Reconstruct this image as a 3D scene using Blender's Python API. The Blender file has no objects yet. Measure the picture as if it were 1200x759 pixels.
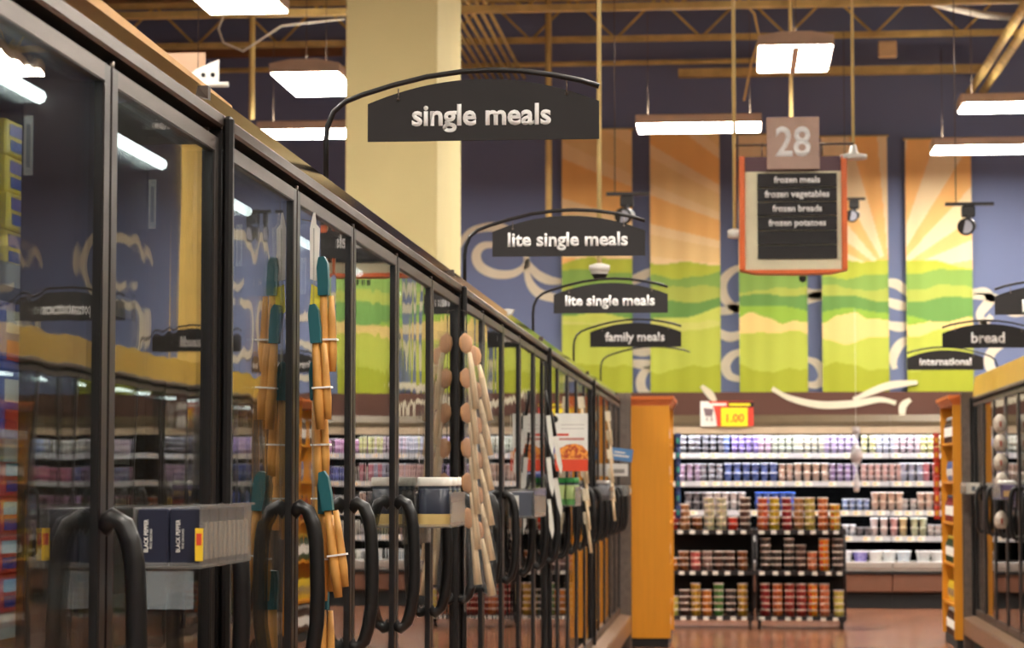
import bpy, math, random
from mathutils import Vector
random.seed(7)
PI = math.pi
scn = bpy.context.scene
C = scn.collection

# ------------------------------------------------------------------ camera
FPX, W, H = 2797.0, 1200.0, 759.0
PSI, THE = math.atan(0.09296*math.cos(math.radians(3.733))), math.radians(3.733)
EYE = Vector((0, 0, 1.373))
FW = Vector((-math.sin(PSI)*math.cos(THE), math.cos(PSI)*math.cos(THE), math.sin(THE)))
RT = Vector((math.cos(PSI), math.sin(PSI), 0))
UP = RT.cross(FW)
cam = bpy.data.cameras.new('camera')
camo = bpy.data.objects.new('camera', cam); C.objects.link(camo)
camo.location = EYE
camo.rotation_euler = (PI/2+THE, 0, PSI)
cam.sensor_width = 36; cam.lens = FPX/W*36
cam.clip_start = 0.05; cam.clip_end = 100
cam.dof.use_dof = True; cam.dof.focus_distance = 5.2; cam.dof.aperture_fstop = 9.5
scn.camera = camo

def at(px, py, Y):
    """point at world depth Y seen at photo pixel (px, py)"""
    d = FW + RT*((px-600)/FPX) - UP*((py-379.5)/FPX)
    return EYE + d*(Y/d.y)
def atX(px, py, X):
    d = FW + RT*((px-600)/FPX) - UP*((py-379.5)/FPX)
    return EYE + d*(X/d.x)

# ------------------------------------------------------------------ materials
def lin(c):
    r = []
    for v in c[:3]:
        v = v/255.0
        r.append(v/12.92 if v <= 0.04045 else ((v+0.055)/1.055)**2.4)
    return (r[0], r[1], r[2], 1.0)
MATS = {}
def mat(name, col, rough=0.6, metal=0.0, emit=None, es=0.0, vary=0.12, scale=6.0, spec=0.5, col2=None, bump=0.0, stretch=None, edge=(0.35, 0.65)):
    if name in MATS: return MATS[name]
    m = bpy.data.materials.new(name); m.use_nodes = True
    nt = m.node_tree; nd = nt.nodes; L = nt.links
    b = nd['Principled BSDF']
    b.inputs['Roughness'].default_value = rough
    b.inputs['Metallic'].default_value = metal
    b.inputs['Specular IOR Level'].default_value = spec
    tc = nd.new('ShaderNodeTexCoord'); mp = nd.new('ShaderNodeMapping')
    L.new(tc.outputs['Object'], mp.inputs['Vector'])
    if stretch: mp.inputs['Scale'].default_value = stretch
    nz = nd.new('ShaderNodeTexNoise'); nz.inputs['Scale'].default_value = scale; nz.inputs['Detail'].default_value = 3
    L.new(mp.outputs['Vector'], nz.inputs['Vector'])
    cr = nd.new('ShaderNodeValToRGB')
    a = lin(col); c2 = lin(col2) if col2 else tuple(min(1, v*(1-vary)) for v in a[:3])+(1,)
    cr.color_ramp.elements[0].position = edge[0]; cr.color_ramp.elements[0].color = c2
    cr.color_ramp.elements[1].position = edge[1]; cr.color_ramp.elements[1].color = a
    L.new(nz.outputs['Fac'], cr.inputs['Fac'])
    L.new(cr.outputs['Color'], b.inputs['Base Color'])
    if emit:
        b.inputs['Emission Color'].default_value = lin(emit); b.inputs['Emission Strength'].default_value = es
    if bump:
        bp = nd.new('ShaderNodeBump'); bp.inputs['Strength'].default_value = bump; bp.inputs['Distance'].default_value = 0.002
        L.new(nz.outputs['Fac'], bp.inputs['Height']); L.new(bp.outputs['Normal'], b.inputs['Normal'])
    MATS[name] = m
    return m
def glass_mat(name, tint=(250, 252, 250), f0=0.04, wav=0.0, haze=0.0, hcol=(200, 205, 205)):
    if name in MATS: return MATS[name]
    m = bpy.data.materials.new(name); m.use_nodes = True
    nt = m.node_tree; nd = nt.nodes; L = nt.links
    nd.remove(nd['Principled BSDF']); out = nd['Material Output']
    tr = nd.new('ShaderNodeBsdfTransparent'); tr.inputs['Color'].default_value = lin(tint)
    gl = nd.new('ShaderNodeBsdfGlossy'); gl.inputs['Roughness'].default_value = 0.0 if wav or not haze else 0.15
    lw = nd.new('ShaderNodeLayerWeight'); lw.inputs['Blend'].default_value = 0.5
    pw = nd.new('ShaderNodeMath'); pw.operation = 'POWER'; pw.inputs[1].default_value = 5
    ml = nd.new('ShaderNodeMath'); ml.operation = 'MULTIPLY_ADD'; ml.inputs[1].default_value = 1-f0; ml.inputs[2].default_value = f0
    L.new(lw.outputs['Facing'], pw.inputs[0]); L.new(pw.outputs[0], ml.inputs[0])
    mx = nd.new('ShaderNodeMixShader'); L.new(ml.outputs[0], mx.inputs['Fac'])
    base = tr.outputs[0]
    if haze:
        df = nd.new('ShaderNodeBsdfDiffuse'); df.inputs['Color'].default_value = lin(hcol)
        m2 = nd.new('ShaderNodeMixShader'); m2.inputs['Fac'].default_value = haze
        L.new(tr.outputs[0], m2.inputs[1]); L.new(df.outputs[0], m2.inputs[2]); base = m2.outputs[0]
    L.new(base, mx.inputs[1]); L.new(gl.outputs[0], mx.inputs[2]); L.new(mx.outputs[0], out.inputs['Surface'])
    if wav:
        tc = nd.new('ShaderNodeTexCoord'); mp = nd.new('ShaderNodeMapping'); mp.inputs['Scale'].default_value = (1, 3.0, 0.7)
        nz = nd.new('ShaderNodeTexNoise'); nz.inputs['Scale'].default_value = 2.2; nz.inputs['Detail'].default_value = 1.0
        bp = nd.new('ShaderNodeBump'); bp.inputs['Strength'].default_value = 1.0; bp.inputs['Distance'].default_value = wav
        L.new(tc.outputs['Object'], mp.inputs['Vector']); L.new(mp.outputs[0], nz.inputs['Vector'])
        L.new(nz.outputs['Fac'], bp.inputs['Height']); L.new(bp.outputs['Normal'], gl.inputs['Normal'])
    MATS[name] = m
    return m

bronze = mat('bronze_metal', (112, 100, 93), 0.42, 0.9, vary=0.2, scale=40, stretch=(1, .1, 1))
fasciam = mat('bronze_polished', (150, 126, 100), 0.06, 1.0, vary=0.15, scale=30, stretch=(1, .05, 1))
black = mat('black_plastic', (15, 12, 12), 0.42)
blackm = mat('black_matte', (20, 18, 18), 0.8)
handlem = mat('handle_black', (20, 18, 18), 0.36)
bronzeshade = mat('bronze_shaded', (74, 66, 62), 0.38, 0.85, vary=0.2, scale=40, stretch=(1, 1, .1))  # same bronze as the bars, stile shade put into the colour
interior = mat('freezer_liner', (70, 58, 50), 0.6)
mullm = mat('mullion_brown', (66, 48, 38), 0.55)
steel = mat('grey_steel', (120, 108, 100), 0.38, 0.85, vary=0.2, scale=20)
sillm = mat('sill_bronze', (150, 118, 92), 0.3, 0.55, vary=0.2, scale=14)
white = mat('white_plastic', (225, 222, 214), 0.5)
paper = mat('white_paper', (232, 228, 220), 0.8)
shelfm = mat('shelf_grey', (150, 145, 138), 0.5)
letter = mat('sign_letter_white', (250, 248, 246), 0.7, emit=None)
board = mat('sign_board_black', (27, 22, 22), 0.7)
woodm = mat('orange_wood_laminate', (208, 136, 8), 0.5, vary=0.07, scale=3, stretch=(12, 12, .8))
wooddk = mat('orange_wood_cornice', (196, 96, 22), 0.45, vary=0.15, scale=3)
ochre = mat('ochre_panel', (186, 146, 36), 0.45, vary=0.08)
cream = mat('column_cream', (226, 208, 150), 0.8, vary=0.05, scale=2)
yellowpipe = mat('truss_paint', (208, 180, 116), 0.6, vary=0.3, scale=5)
pipecream = mat('pipe_cream', (222, 196, 130), 0.6)
glass = glass_mat('door_glass', f0=.11, wav=0.0007)
clear = glass_mat('clear_plastic', (240, 240, 238), 0.06, haze=0.10, hcol=(235, 230, 225))
film = glass_mat('plastic_film', (252, 252, 252), 0.03, haze=0.03)
lampface = mat('lamp_diffuser', (255, 255, 255), 0.5, emit=(255, 248, 236), es=46.0)
lampbody = mat('lamp_housing', (226, 204, 184), 0.6)
upfill = mat('added_uplight_glow', (255, 255, 255), 0.5, emit=(255, 240, 214), es=24.0)  # glow of the added upward fill on the light housings
coollamp = mat('case_lamp', (255, 255, 255), 0.5, emit=(240, 246, 255), es=26.0)
freezelamp = mat('freezer_lamp', (255, 255, 255), 0.5, emit=(235, 246, 250), es=5.0)

# ------------------------------------------------------------------ mesh builder
class MB:
    def __init__(s): s.v = []; s.f = []; s.m = []; s.sm = []
    def add(s, vs, fs, m=0, smooth=False):
        o = len(s.v); s.v += [tuple(v) for v in vs]
        for f in fs: s.f.append([i+o for i in f]); s.m.append(m); s.sm.append(smooth)
        return s
    def box(s, x0, x1, y0, y1, z0, z1, m=0, b=0.0):
        if x0 > x1: x0, x1 = x1, x0
        if y0 > y1: y0, y1 = y1, y0
        if z0 > z1: z0, z1 = z1, z0
        if b:
            # box with chamfered vertical and horizontal edges
            vs = []; idx = {}
            X = (x0, x1); Y = (y0, y1); Z = (z0, z1)
            for i in (0, 1):
                for j in (0, 1):
                    for k in (0, 1):
                        sx = b if i == 0 else -b; sy = b if j == 0 else -b; sz = b if k == 0 else -b
                        idx[i, j, k, 0] = len(vs); vs.append((X[i], Y[j]+sy, Z[k]+sz))
                        idx[i, j, k, 1] = len(vs); vs.append((X[i]+sx, Y[j], Z[k]+sz))
                        idx[i, j, k, 2] = len(vs); vs.append((X[i]+sx, Y[j]+sy, Z[k]))
            fs = []
            for i in (0, 1): fs.append([idx[i, a, c, 0] for a, c in ((0, 0), (1, 0), (1, 1), (0, 1))])
            for j in (0, 1): fs.append([idx[a, j, c, 1] for a, c in ((0, 0), (1, 0), (1, 1), (0, 1))])
            for k in (0, 1): fs.append([idx[a, c, k, 2] for a, c in ((0, 0), (1, 0), (1, 1), (0, 1))])
            for a in (0, 1):
                for c in (0, 1):
                    fs.append([idx[0, a, c, 1], idx[1, a, c, 1], idx[1, a, c, 2], idx[0, a, c, 2]])
                    fs.append([idx[a, 0, c, 0], idx[a, 1, c, 0], idx[a, 1, c, 2], idx[a, 0, c, 2]])
                    fs.append([idx[a, c, 0, 0], idx[a, c, 1, 0], idx[a, c, 1, 1], idx[a, c, 0, 1]])
            for i in (0, 1):
                for j in (0, 1):
                    for k in (0, 1): fs.append([idx[i, j, k, q] for q in (0, 1, 2)])
            return s.add(vs, fs, m)
        vs = [(x, y, z) for x in (x0, x1) for y in (y0, y1) for z in (z0, z1)]
        return s.add(vs, [(0, 1, 3, 2), (4, 6, 7, 5), (0, 4, 5, 1), (2, 3, 7, 6), (0, 2, 6, 4), (1, 5, 7, 3)], m)
    def prism(s, poly, axis, a, b, m=0, smooth=False):
        """poly of 2D points, extruded along axis 0/1/2 from a to b"""
        def P(p, t):
            if axis == 0: return (t, p[0], p[1])
            if axis == 1: return (p[0], t, p[1])
            return (p[0], p[1], t)
        n = len(poly)
        vs = [P(p, a) for p in poly]+[P(p, b) for p in poly]
        s.add(vs, [list(range(n)), list(range(2*n-1, n-1, -1))], m)
        o = len(s.v)-2*n
        for i in range(n):
            j = (i+1) % n
            s.f.append([o+i, o+j, o+n+j, o+n+i]); s.m.append(m); s.sm.append(smooth)
        return s
    def tube(s, pts, r, seg=8, m=0, sx=1.0, up=None):
        pts = [Vector(p) for p in pts]; n = len(pts)
        rs = r if isinstance(r, (list, tuple)) else [r]*n
        t0 = (pts[1]-pts[0]).normalized()
        ref = Vector(up) if up else (Vector((0, 1, 0)) if abs(t0.y) < .9 else Vector((1, 0, 0)))
        vs = []
        for i, p in enumerate(pts):
            t = (pts[min(i+1, n-1)]-pts[max(i-1, 0)]).normalized()
            a = (ref-t*ref.dot(t)).normalized(); bb = t.cross(a)
            if not up: ref = a
            for k in range(seg):
                an = 2*PI*k/seg
                vs.append(p+a*(math.cos(an)*rs[i]*sx)+bb*(math.sin(an)*rs[i]))
        fs = []
        for i in range(n-1):
            for k in range(seg):
                k2 = (k+1) % seg
                fs.append((i*seg+k, i*seg+k2, (i+1)*seg+k2, (i+1)*seg+k))
        s.add(vs, fs, m, True)
        o = len(s.v)-len(vs)
        s.f.append([o+k for k in range(seg-1, -1, -1)]); s.m.append(m); s.sm.append(False)
        s.f.append([o+(n-1)*seg+k for k in range(seg)]); s.m.append(m); s.sm.append(False)
        return s
    def lathe(s, prof, c=(0, 0, 0), seg=16, ms=0, sq=0.0, smooth=True):
        """prof (r, z[, mat]) from bottom to top; sq > 0 squares the section"""
        vs = []
        for q in prof:
            for k in range(seg):
                an = 2*PI*(k+.5)/seg
                cx, sy = math.cos(an), math.sin(an)
                g = 1.0
                if sq: g = 1/max(abs(cx), abs(sy)); g = 1+(g-1)*sq
                vs.append((c[0]+q[0]*cx*g, c[1]+q[0]*sy*g, c[2]+q[1]))
        o = len(s.v); s.v += vs
        for i in range(len(prof)-1):
            mm = prof[i+1][2] if len(prof[i+1]) > 2 else ms
            for k in range(seg):
                k2 = (k+1) % seg
                s.f.append([o+i*seg+k, o+i*seg+k2, o+(i+1)*seg+k2, o+(i+1)*seg+k]); s.m.append(mm); s.sm.append(smooth)
        m0 = prof[0][2] if len(prof[0]) > 2 else ms
        m1 = prof[-1][2] if len(prof[-1]) > 2 else ms
        s.f.append([o+k for k in range(seg-1, -1, -1)]); s.m.append(m0); s.sm.append(False)
        e = o+(len(prof)-1)*seg
        s.f.append([e+k for k in range(seg)]); s.m.append(m1); s.sm.append(False)
        return s
    def mesh(s, name, mats):
        me = bpy.data.meshes.new(name); me.from_pydata(s.v, [], s.f)
        for q in (mats if isinstance(mats, (list, tuple)) else [mats]): me.materials.append(q)
        me.polygons.foreach_set('material_index', s.m); me.polygons.foreach_set('use_smooth', s.sm)
        me.update()
        import bmesh
        bm = bmesh.new(); bm.from_mesh(me); bmesh.ops.recalc_face_normals(bm, faces=bm.faces); bm.to_mesh(me); bm.free()
        return me
    def obj(s, name, mats, parent=None, loc=None, rz=0):
        o = bpy.data.objects.new(name, s.mesh(name, mats)); C.objects.link(o)
        if parent: o.parent = parent
        if loc: o.location = loc
        if rz: o.rotation_euler = (0, 0, rz)
        return o

def tag(o, label=None, cat=None, group=None, kind=None):
    if label: o['label'] = label
    if cat: o['category'] = cat
    if group: o['group'] = group
    if kind: o['kind'] = kind
    return o
def thing(name, label, cat, loc=(0, 0, 0), rz=0, group=None):
    o = bpy.data.objects.new(name, None); C.objects.link(o)
    o.location = loc; o.rotation_euler = (0, 0, rz); o.empty_display_size = .1
    return tag(o, label, cat, group)
def dup(o, parent=None):
    c = o.copy(); C.objects.link(c)
    if parent: c.parent = parent
    for ch in list(o.children): dup(ch, c)
    return c
def place(src, loc, rz=0, label=None, group=None, used={}):
    """first use places the prototype itself, later uses place a copy"""
    if src.name not in used: used[src.name] = 1; c = src
    else: c = dup(src)
    c.location = loc; c.rotation_euler = (0, 0, rz)
    if label: c['label'] = label
    if group: c['group'] = group
    return c
def struct(o): o['kind'] = 'structure'; return o
def text(name, s, width, loc, parent, m, rot=(PI/2, 0, 0), bold=0.0, height=None, ext=0.0012):
    cu = bpy.data.curves.new(name, 'FONT'); cu.body = s; cu.align_x = 'CENTER'; cu.align_y = 'CENTER'
    cu.size = 1.0; cu.offset = bold; cu.extrude = 0.0; cu.resolution_u = 3
    o = bpy.data.objects.new(name, cu); C.objects.link(o); cu.materials.append(m)
    bpy.context.view_layer.update()
    w, h = o.dimensions.x, o.dimensions.y
    sc = width/w
    dg = bpy.context.evaluated_depsgraph_get()
    me = bpy.data.meshes.new_from_object(o.evaluated_get(dg))
    bpy.data.objects.remove(o); bpy.data.curves.remove(cu)
    sy = sc if height is None else height/h
    # give the letters thickness
    import bmesh
    bm = bmesh.new(); bm.from_mesh(me)
    bmesh.ops.scale(bm, vec=(sc, sy, 1), verts=bm.verts)
    r = bmesh.ops.extrude_face_region(bm, geom=bm.faces[:])
    bmesh.ops.translate(bm, vec=(0, 0, ext), verts=[v for v in r['geom'] if isinstance(v, bmesh.types.BMVert)])
    bmesh.ops.recalc_face_normals(bm, faces=bm.faces)
    bm.to_mesh(me); bm.free()
    me.name = name
    if not me.materials: me.materials.append(m)
    t = bpy.data.objects.new(name, me); C.objects.link(t)
    t.parent = parent; t.location = loc; t.rotation_euler = rot
    return t

# ------------------------------------------------------------------ the hall
XL, XR, YB, YF, ZC = -9.0, 9.5, -5.0, 27.5, 6.95
def floor_mat():
    m = mat('floor_wood_tile', (240, 225, 215), 0.2)
    nt = m.node_tree; nd = nt.nodes; L = nt.links; b = nd['Principled BSDF']
    tc = nd.new('ShaderNodeTexCoord')
    br = nd.new('ShaderNodeTexBrick'); br.inputs['Scale'].default_value = 1.0
    br.inputs['Brick Width'].default_value = 0.92; br.inputs['Row Height'].default_value = 0.15
    br.inputs['Mortar Size'].default_value = 0.004
    br.inputs['Color1'].default_value = lin((156, 106, 78)); br.inputs['Color2'].default_value = lin((112, 74, 54)); br.inputs['Mortar'].default_value = lin((60, 40, 34))
    L.new(tc.outputs['Object'], br.inputs['Vector'])
    mx = nd.new('ShaderNodeMix'); mx.data_type = 'RGBA'; mx.blend_type = 'MULTIPLY'; mx.inputs['Factor'].default_value = 0.35
    old = b.inputs['Base Color'].links[0].from_socket
    L.new(br.outputs['Color'], mx.inputs['A']); L.new(old, mx.inputs['B']); L.new(mx.outputs['Result'], b.inputs['Base Color'])
    return m
fm = floor_mat()
struct(MB().box(XL, XR, YB, YF, -.1, 0).obj('floor', fm))
wallm = mat('wall_blue', (112, 122, 156), 0.85, vary=0.04, scale=.6)
wallside = mat('wall_side', (110, 106, 120), 0.85, vary=0.05, scale=.6)
struct(MB().box(XL, XR, YF, YF+.2, 0, ZC+.2).obj('wall_back', wallm))
struct(MB().box(XL-.2, XL, YB, YF+.2, 0, ZC+.2).obj('wall_left', wallside))
struct(MB().box(XR, XR+.2, YB, YF+.2, 0, ZC+.2).obj('wall_right', wallm))
struct(MB().box(XL-.2, XR+.2, YB-.2, YB, 0, ZC+.2).obj('wall_front', wallside))
brownm = mat('wall_brown', (92, 56, 44), 0.75, vary=.06, scale=1)
struct(MB().box(XL, XR, YF-.16, YF, 0, 2.37).obj('trim_1', brownm))
# corrugated metal roof deck
mb = MB(); poly = []
x = XL
while x < XR:
    poly += [(x, ZC), (x+.06, ZC), (x+.09, ZC+.05), (x+.15, ZC+.05), (x+.18, ZC)]; x += .2
poly += [(XR, ZC), (XR, ZC+.2), (XL, ZC+.2)]
struct(mb.prism(poly, 1, YB, YF+.2).obj('ceiling', mat('roof_deck', (150, 118, 78), 0.7)))

# mural swirls painted in cream on the wall, a raised paint line between the banners
def ribbon(mbd, pts, w, Y):
    P = [at(a, b, Y) for a, b in pts]
    out = []
    n = len(P)
    for i in range(n-1):           # Catmull-Rom
        p0 = P[max(i-1, 0)]; p1 = P[i]; p2 = P[i+1]; p3 = P[min(i+2, n-1)]
        for k in range(8):
            t = k/8
            out.append(0.5*((2*p1)+(p2-p0)*t+(2*p0-5*p1+4*p2-p3)*t*t+(3*p1-p0-3*p2+p3)*t**3))
    out.append(P[-1]); m = len(out)
    vs = []
    for i, p in enumerate(out):
        d = (out[min(i+1, m-1)]-out[max(i-1, 0)]).normalized(); nn = Vector((-d.z, 0, d.x))
        ww = w*(.35+.65*math.sin(PI*min(max(i/(m-1), .12), .88)))
        for yy in (0, .006):
            vs.append((p.x+nn.x*ww/2, Y+yy, p.z+nn.z*ww/2)); vs.append((p.x-nn.x*ww/2, Y+yy, p.z-nn.z*ww/2))
    fs = []
    for i in range(m-1):
        a = i*4; b = a+4
        fs += [(a, a+1, b+1, b), (a+2, b+2, b+3, a+3), (a, b, b+2, a+2), (a+1, a+3, b+3, b+1)]
    mbd.add(vs, fs)
c4 = lambda L_: [(530+a*.3295, 230+b*.3295) for a, b in L_]
c5 = lambda L_: [(830+a*.4613, 130+b*.4613) for a, b in L_]
swirls = [c4([(20, 180), (60, 128), (120, 110), (170, 112), (215, 135), (255, 190), (266, 235)]),
          c4([(200, 178), (150, 172), (105, 178), (85, 210), (100, 250), (150, 275), (210, 276), (250, 255), (266, 230)]),
          c4([(262, 228), (300, 275), (345, 298), (400, 303)]), c4([(262, 245), (275, 305), (310, 345), (380, 365), (420, 370)]),
          c4([(735, 250), (690, 275), (640, 298), (600, 300)]), c4([(620, 590), (680, 597), (740, 594)]),
          c4([(735, 600), (690, 618), (670, 655), (678, 692), (710, 708), (770, 706)]),
          c4([(620, 548), (680, 552), (720, 545)]),
          c4([(1060, 245), (1000, 262), (962, 305), (968, 360), (1010, 400), (1060, 410)]), c4([(930, 410), (990, 402), (1050, 375)]),
          c4([(930, 470), (985, 500), (1050, 480)]), c4([(1060, 545), (1000, 562), (972, 600), (990, 640), (1060, 655)]),
          c5([(230, 450), (270, 466), (310, 455)]), c5([(235, 490), (270, 472), (310, 470)]),
          c5([(240, 628), (275, 640), (292, 672), (275, 695), (235, 692)]),
          c5([(440, 436), (480, 440), (520, 475)]), c5([(440, 478), (480, 492), (520, 500)]), c5([(440, 538), (485, 548), (520, 540)]),
          c5([(530, 575), (490, 590), (470, 625), (474, 655)]),
          c5([(660, 462), (700, 458), (715, 480), (690, 520), (720, 560)]), c5([(720, 520), (690, 560), (700, 600)]),
          c5([(810, 575), (755, 588), (718, 615), (716, 650), (745, 672), (800, 668)]),
          c5([(660, 470), (725, 475), (770, 510), (810, 512)])]
mb = MB()
for s_ in swirls: ribbon(mb, s_, .112, YF-.008)
for s_ in ([(905, 455), (925, 466), (960, 474), (1000, 473), (1030, 468), (1050, 472)], [(1000, 468), (1040, 452), (1075, 448)],
           [(1067, 468), (1058, 476), (1058, 492)], [(822, 452), (832, 462), (838, 470)]):
    ribbon(mb, s_, .085, YF-.17)
# more swirls further left and right of the frame, seen in the freezer glass
for k in range(6):
    for dx in (-1, 1):
        bx = 600 + (dx*(260+k*190) if dx < 0 else 620+k*150)
        ribbon(mb, [(bx, 300), (bx+30, 270), (bx+75, 268), (bx+95, 300), (bx+70, 330), (bx+35, 322)], .14, YF-.008)
        ribbon(mb, [(bx+60, 420), (bx+20, 400), (bx+15, 360), (bx+50, 345)], .14, YF-.008)
struct(mb.obj('trim_2', mat('mural_cream', (226, 214, 190), 0.85, vary=.05)))

# ------------------------------------------------------------------ banners
CX, CY = 1042.0, 322.0
def wob(u, s, a, b=1.0):
    return a*math.sin(u*s*b+s*100)+.5*a*math.sin(u*s*2.3*b+1.7+s*37)+.25*a*math.sin(u*s*5.1+.4)
def banner_col(u, v):
    h1 = 309+wob(u, .021, 5)
    if v < h1:
        ang = math.atan2(CY-v, u-CX)
        rr = math.hypot(u-CX, v-CY)
        k = math.sin(ang*15+0.5)
        if rr < 22: return (246, 196, 120)
        c = (244, 196, 122) if k > .1 else (240, 222, 176)
        if u < 850:
            k = math.sin(ang*22+rr*.004)
            c = (244, 196, 118) if k > .35 else ((244, 220, 166) if k > -.55 else (238, 210, 146))
        f = min(1, max(0, (v-150)/150.0)); g = .86+.14*f
        return (min(255, c[0]*1.04), c[1], c[2])
    if v < 321+wob(u, .03, 4): return (186, 194, 66)
    if v < 338+wob(u, .04, 3): return (136, 170, 80)
    if v < 349+wob(u, .023, 4): return (176, 186, 82)
    if v < 366+wob(u, .017, 7): return (108, 152, 74)
    if u > 860 or u < 0:
        if v < 374+wob(u, .05, 5): return (150, 186, 64)
        if v < 394+wob(u, .03, 6): return (238, 206, 130)
    else:
        if v < 376+wob(u, .05, 2): return (200, 206, 92)
        if v < 384+wob(u, .03, 3): return (206, 206, 110)
    if v < 431+wob(u, .045, 4): return (186, 194, 76)
    return (166, 172, 42)
bm_ = bpy.data.materials.new('banner_print'); bm_.use_nodes = True
_nt = bm_.node_tree; _a = _nt.nodes.new('ShaderNodeVertexColor'); _a.layer_name = 'print'
_w = _nt.nodes.new('ShaderNodeTexNoise'); _w.inputs['Scale'].default_value = 300
_b = _nt.nodes['Principled BSDF']; _b.inputs['Roughness'].default_value = .8
_nt.links.new(_a.outputs['Color'], _b.inputs['Base Color'])
_bp = _nt.nodes.new('ShaderNodeBump'); _bp.inputs['Strength'].default_value = .1; _bp.inputs['Distance'].default_value = .001
_nt.links.new(_w.outputs['Fac'], _bp.inputs['Height']); _nt.links.new(_bp.outputs['Normal'], _b.inputs['Normal'])
def banner(u0, u1, v0, v1, label, uo=0.0):
    YBn = YF-.14
    a = at(u0, (v0+v1)/2, YBn).x; b = at(u1, (v0+v1)/2, YBn).x
    zt = at((u0+u1)/2, v0, YBn).z; zb = at((u0+u1)/2, v1, YBn).z
    nx, nz = 56, 210
    vs = []; cols = []
    t = thing('hanging_banner', label, 'banner', ((a+b)/2, YBn, zb), 0, 'sunrise landscape banners on the back wall')
    for j in range(nz+1):
        for i in range(nx+1):
            s_ = i/nx; q = j/nz
            vs.append((a+(b-a)*s_-(a+b)/2, .012*math.sin(s_*9+a)*(1-q)+.006*math.sin(s_*21), q*(zt-zb)))
            c = banner_col(u0+(u1-u0)*s_+uo, v1+(v0-v1)*q)
            cols.append(lin([q_*.97 for q_ in c]))
    n1 = len(vs)
    vs += [(v[0], v[1]+.004, v[2]) for v in vs]; cols += cols[:]
    fs = []
    for j in range(nz):
        for i in range(nx):
            p = j*(nx+1)+i
            fs.append((p, p+1, p+nx+2, p+nx+1)); fs.append((n1+p, n1+p+nx+1, n1+p+nx+2, n1+p+1))
    for i in range(nx):
        fs.append((i, n1+i, n1+i+1, i+1)); p = nz*(nx+1)+i; fs.append((p, p+1, n1+p+1, n1+p))
    me = bpy.data.meshes.new('banner_cloth'); me.from_pydata(vs, [], fs); me.materials.append(bm_)
    ca = me.color_attributes.new('print', 'FLOAT_COLOR', 'POINT')
    ca.data.foreach_set('color', [k for c in cols for k in c])
    o = bpy.data.objects.new('banner_cloth', me); C.objects.link(o); o.parent = t
    w = (b-a)/2
    MB().tube([(-w-.02, .02, zt-zb+.005), (w+.02, .02, zt-zb+.005)], .014, 8).obj('top_rod', yellowpipe, t)
    MB().tube([(-w, .02, .0), (w, .02, .0)], .012, 8).obj('bottom_rod', mat('lime_rod', (176, 184, 50), .6), t)
    return t
for u0, u1, v0, l in ((658.5, 741, 152, 'sunrise landscape banner behind the lite single meals signs, leftmost of the five'),
                      (762, 844, 155, 'sunrise landscape banner on blue wall under a strip light, second from left'),
                      (866, 946, 158, 'landscape banner with upper half hidden behind the aisle 28 sign'),
                      (963, 1041, 160, 'banner with sun rays fanning left, just right of the aisle 28 sign'),
                      (1062, 1139.5, 163, 'rightmost sun ray banner, behind the international sign')):
    banner(u0, u1, v0, 460.5, l)

# ------------------------------------------------------------------ columns
p = at(512, 300, 14.4); colx1 = p.x; colx0 = at(404, 300, 14.4).x
MB().box(colx0, colx1, 14.4, 15.68, 0, ZC-.02, b=.008).obj('column', cream)
tag(bpy.data.objects['column'], 'tall cream square column rising behind the left freezers', 'column')
o = MB().box(2.8, 3.0, 20.6, 20.9, 0, ZC-.02, b=.008).obj('column', mat('column_ochre', (214, 178, 92), .7))
tag(o, 'narrow ochre column behind the right freezer row, seen mirrored in the glass', 'column')

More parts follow.
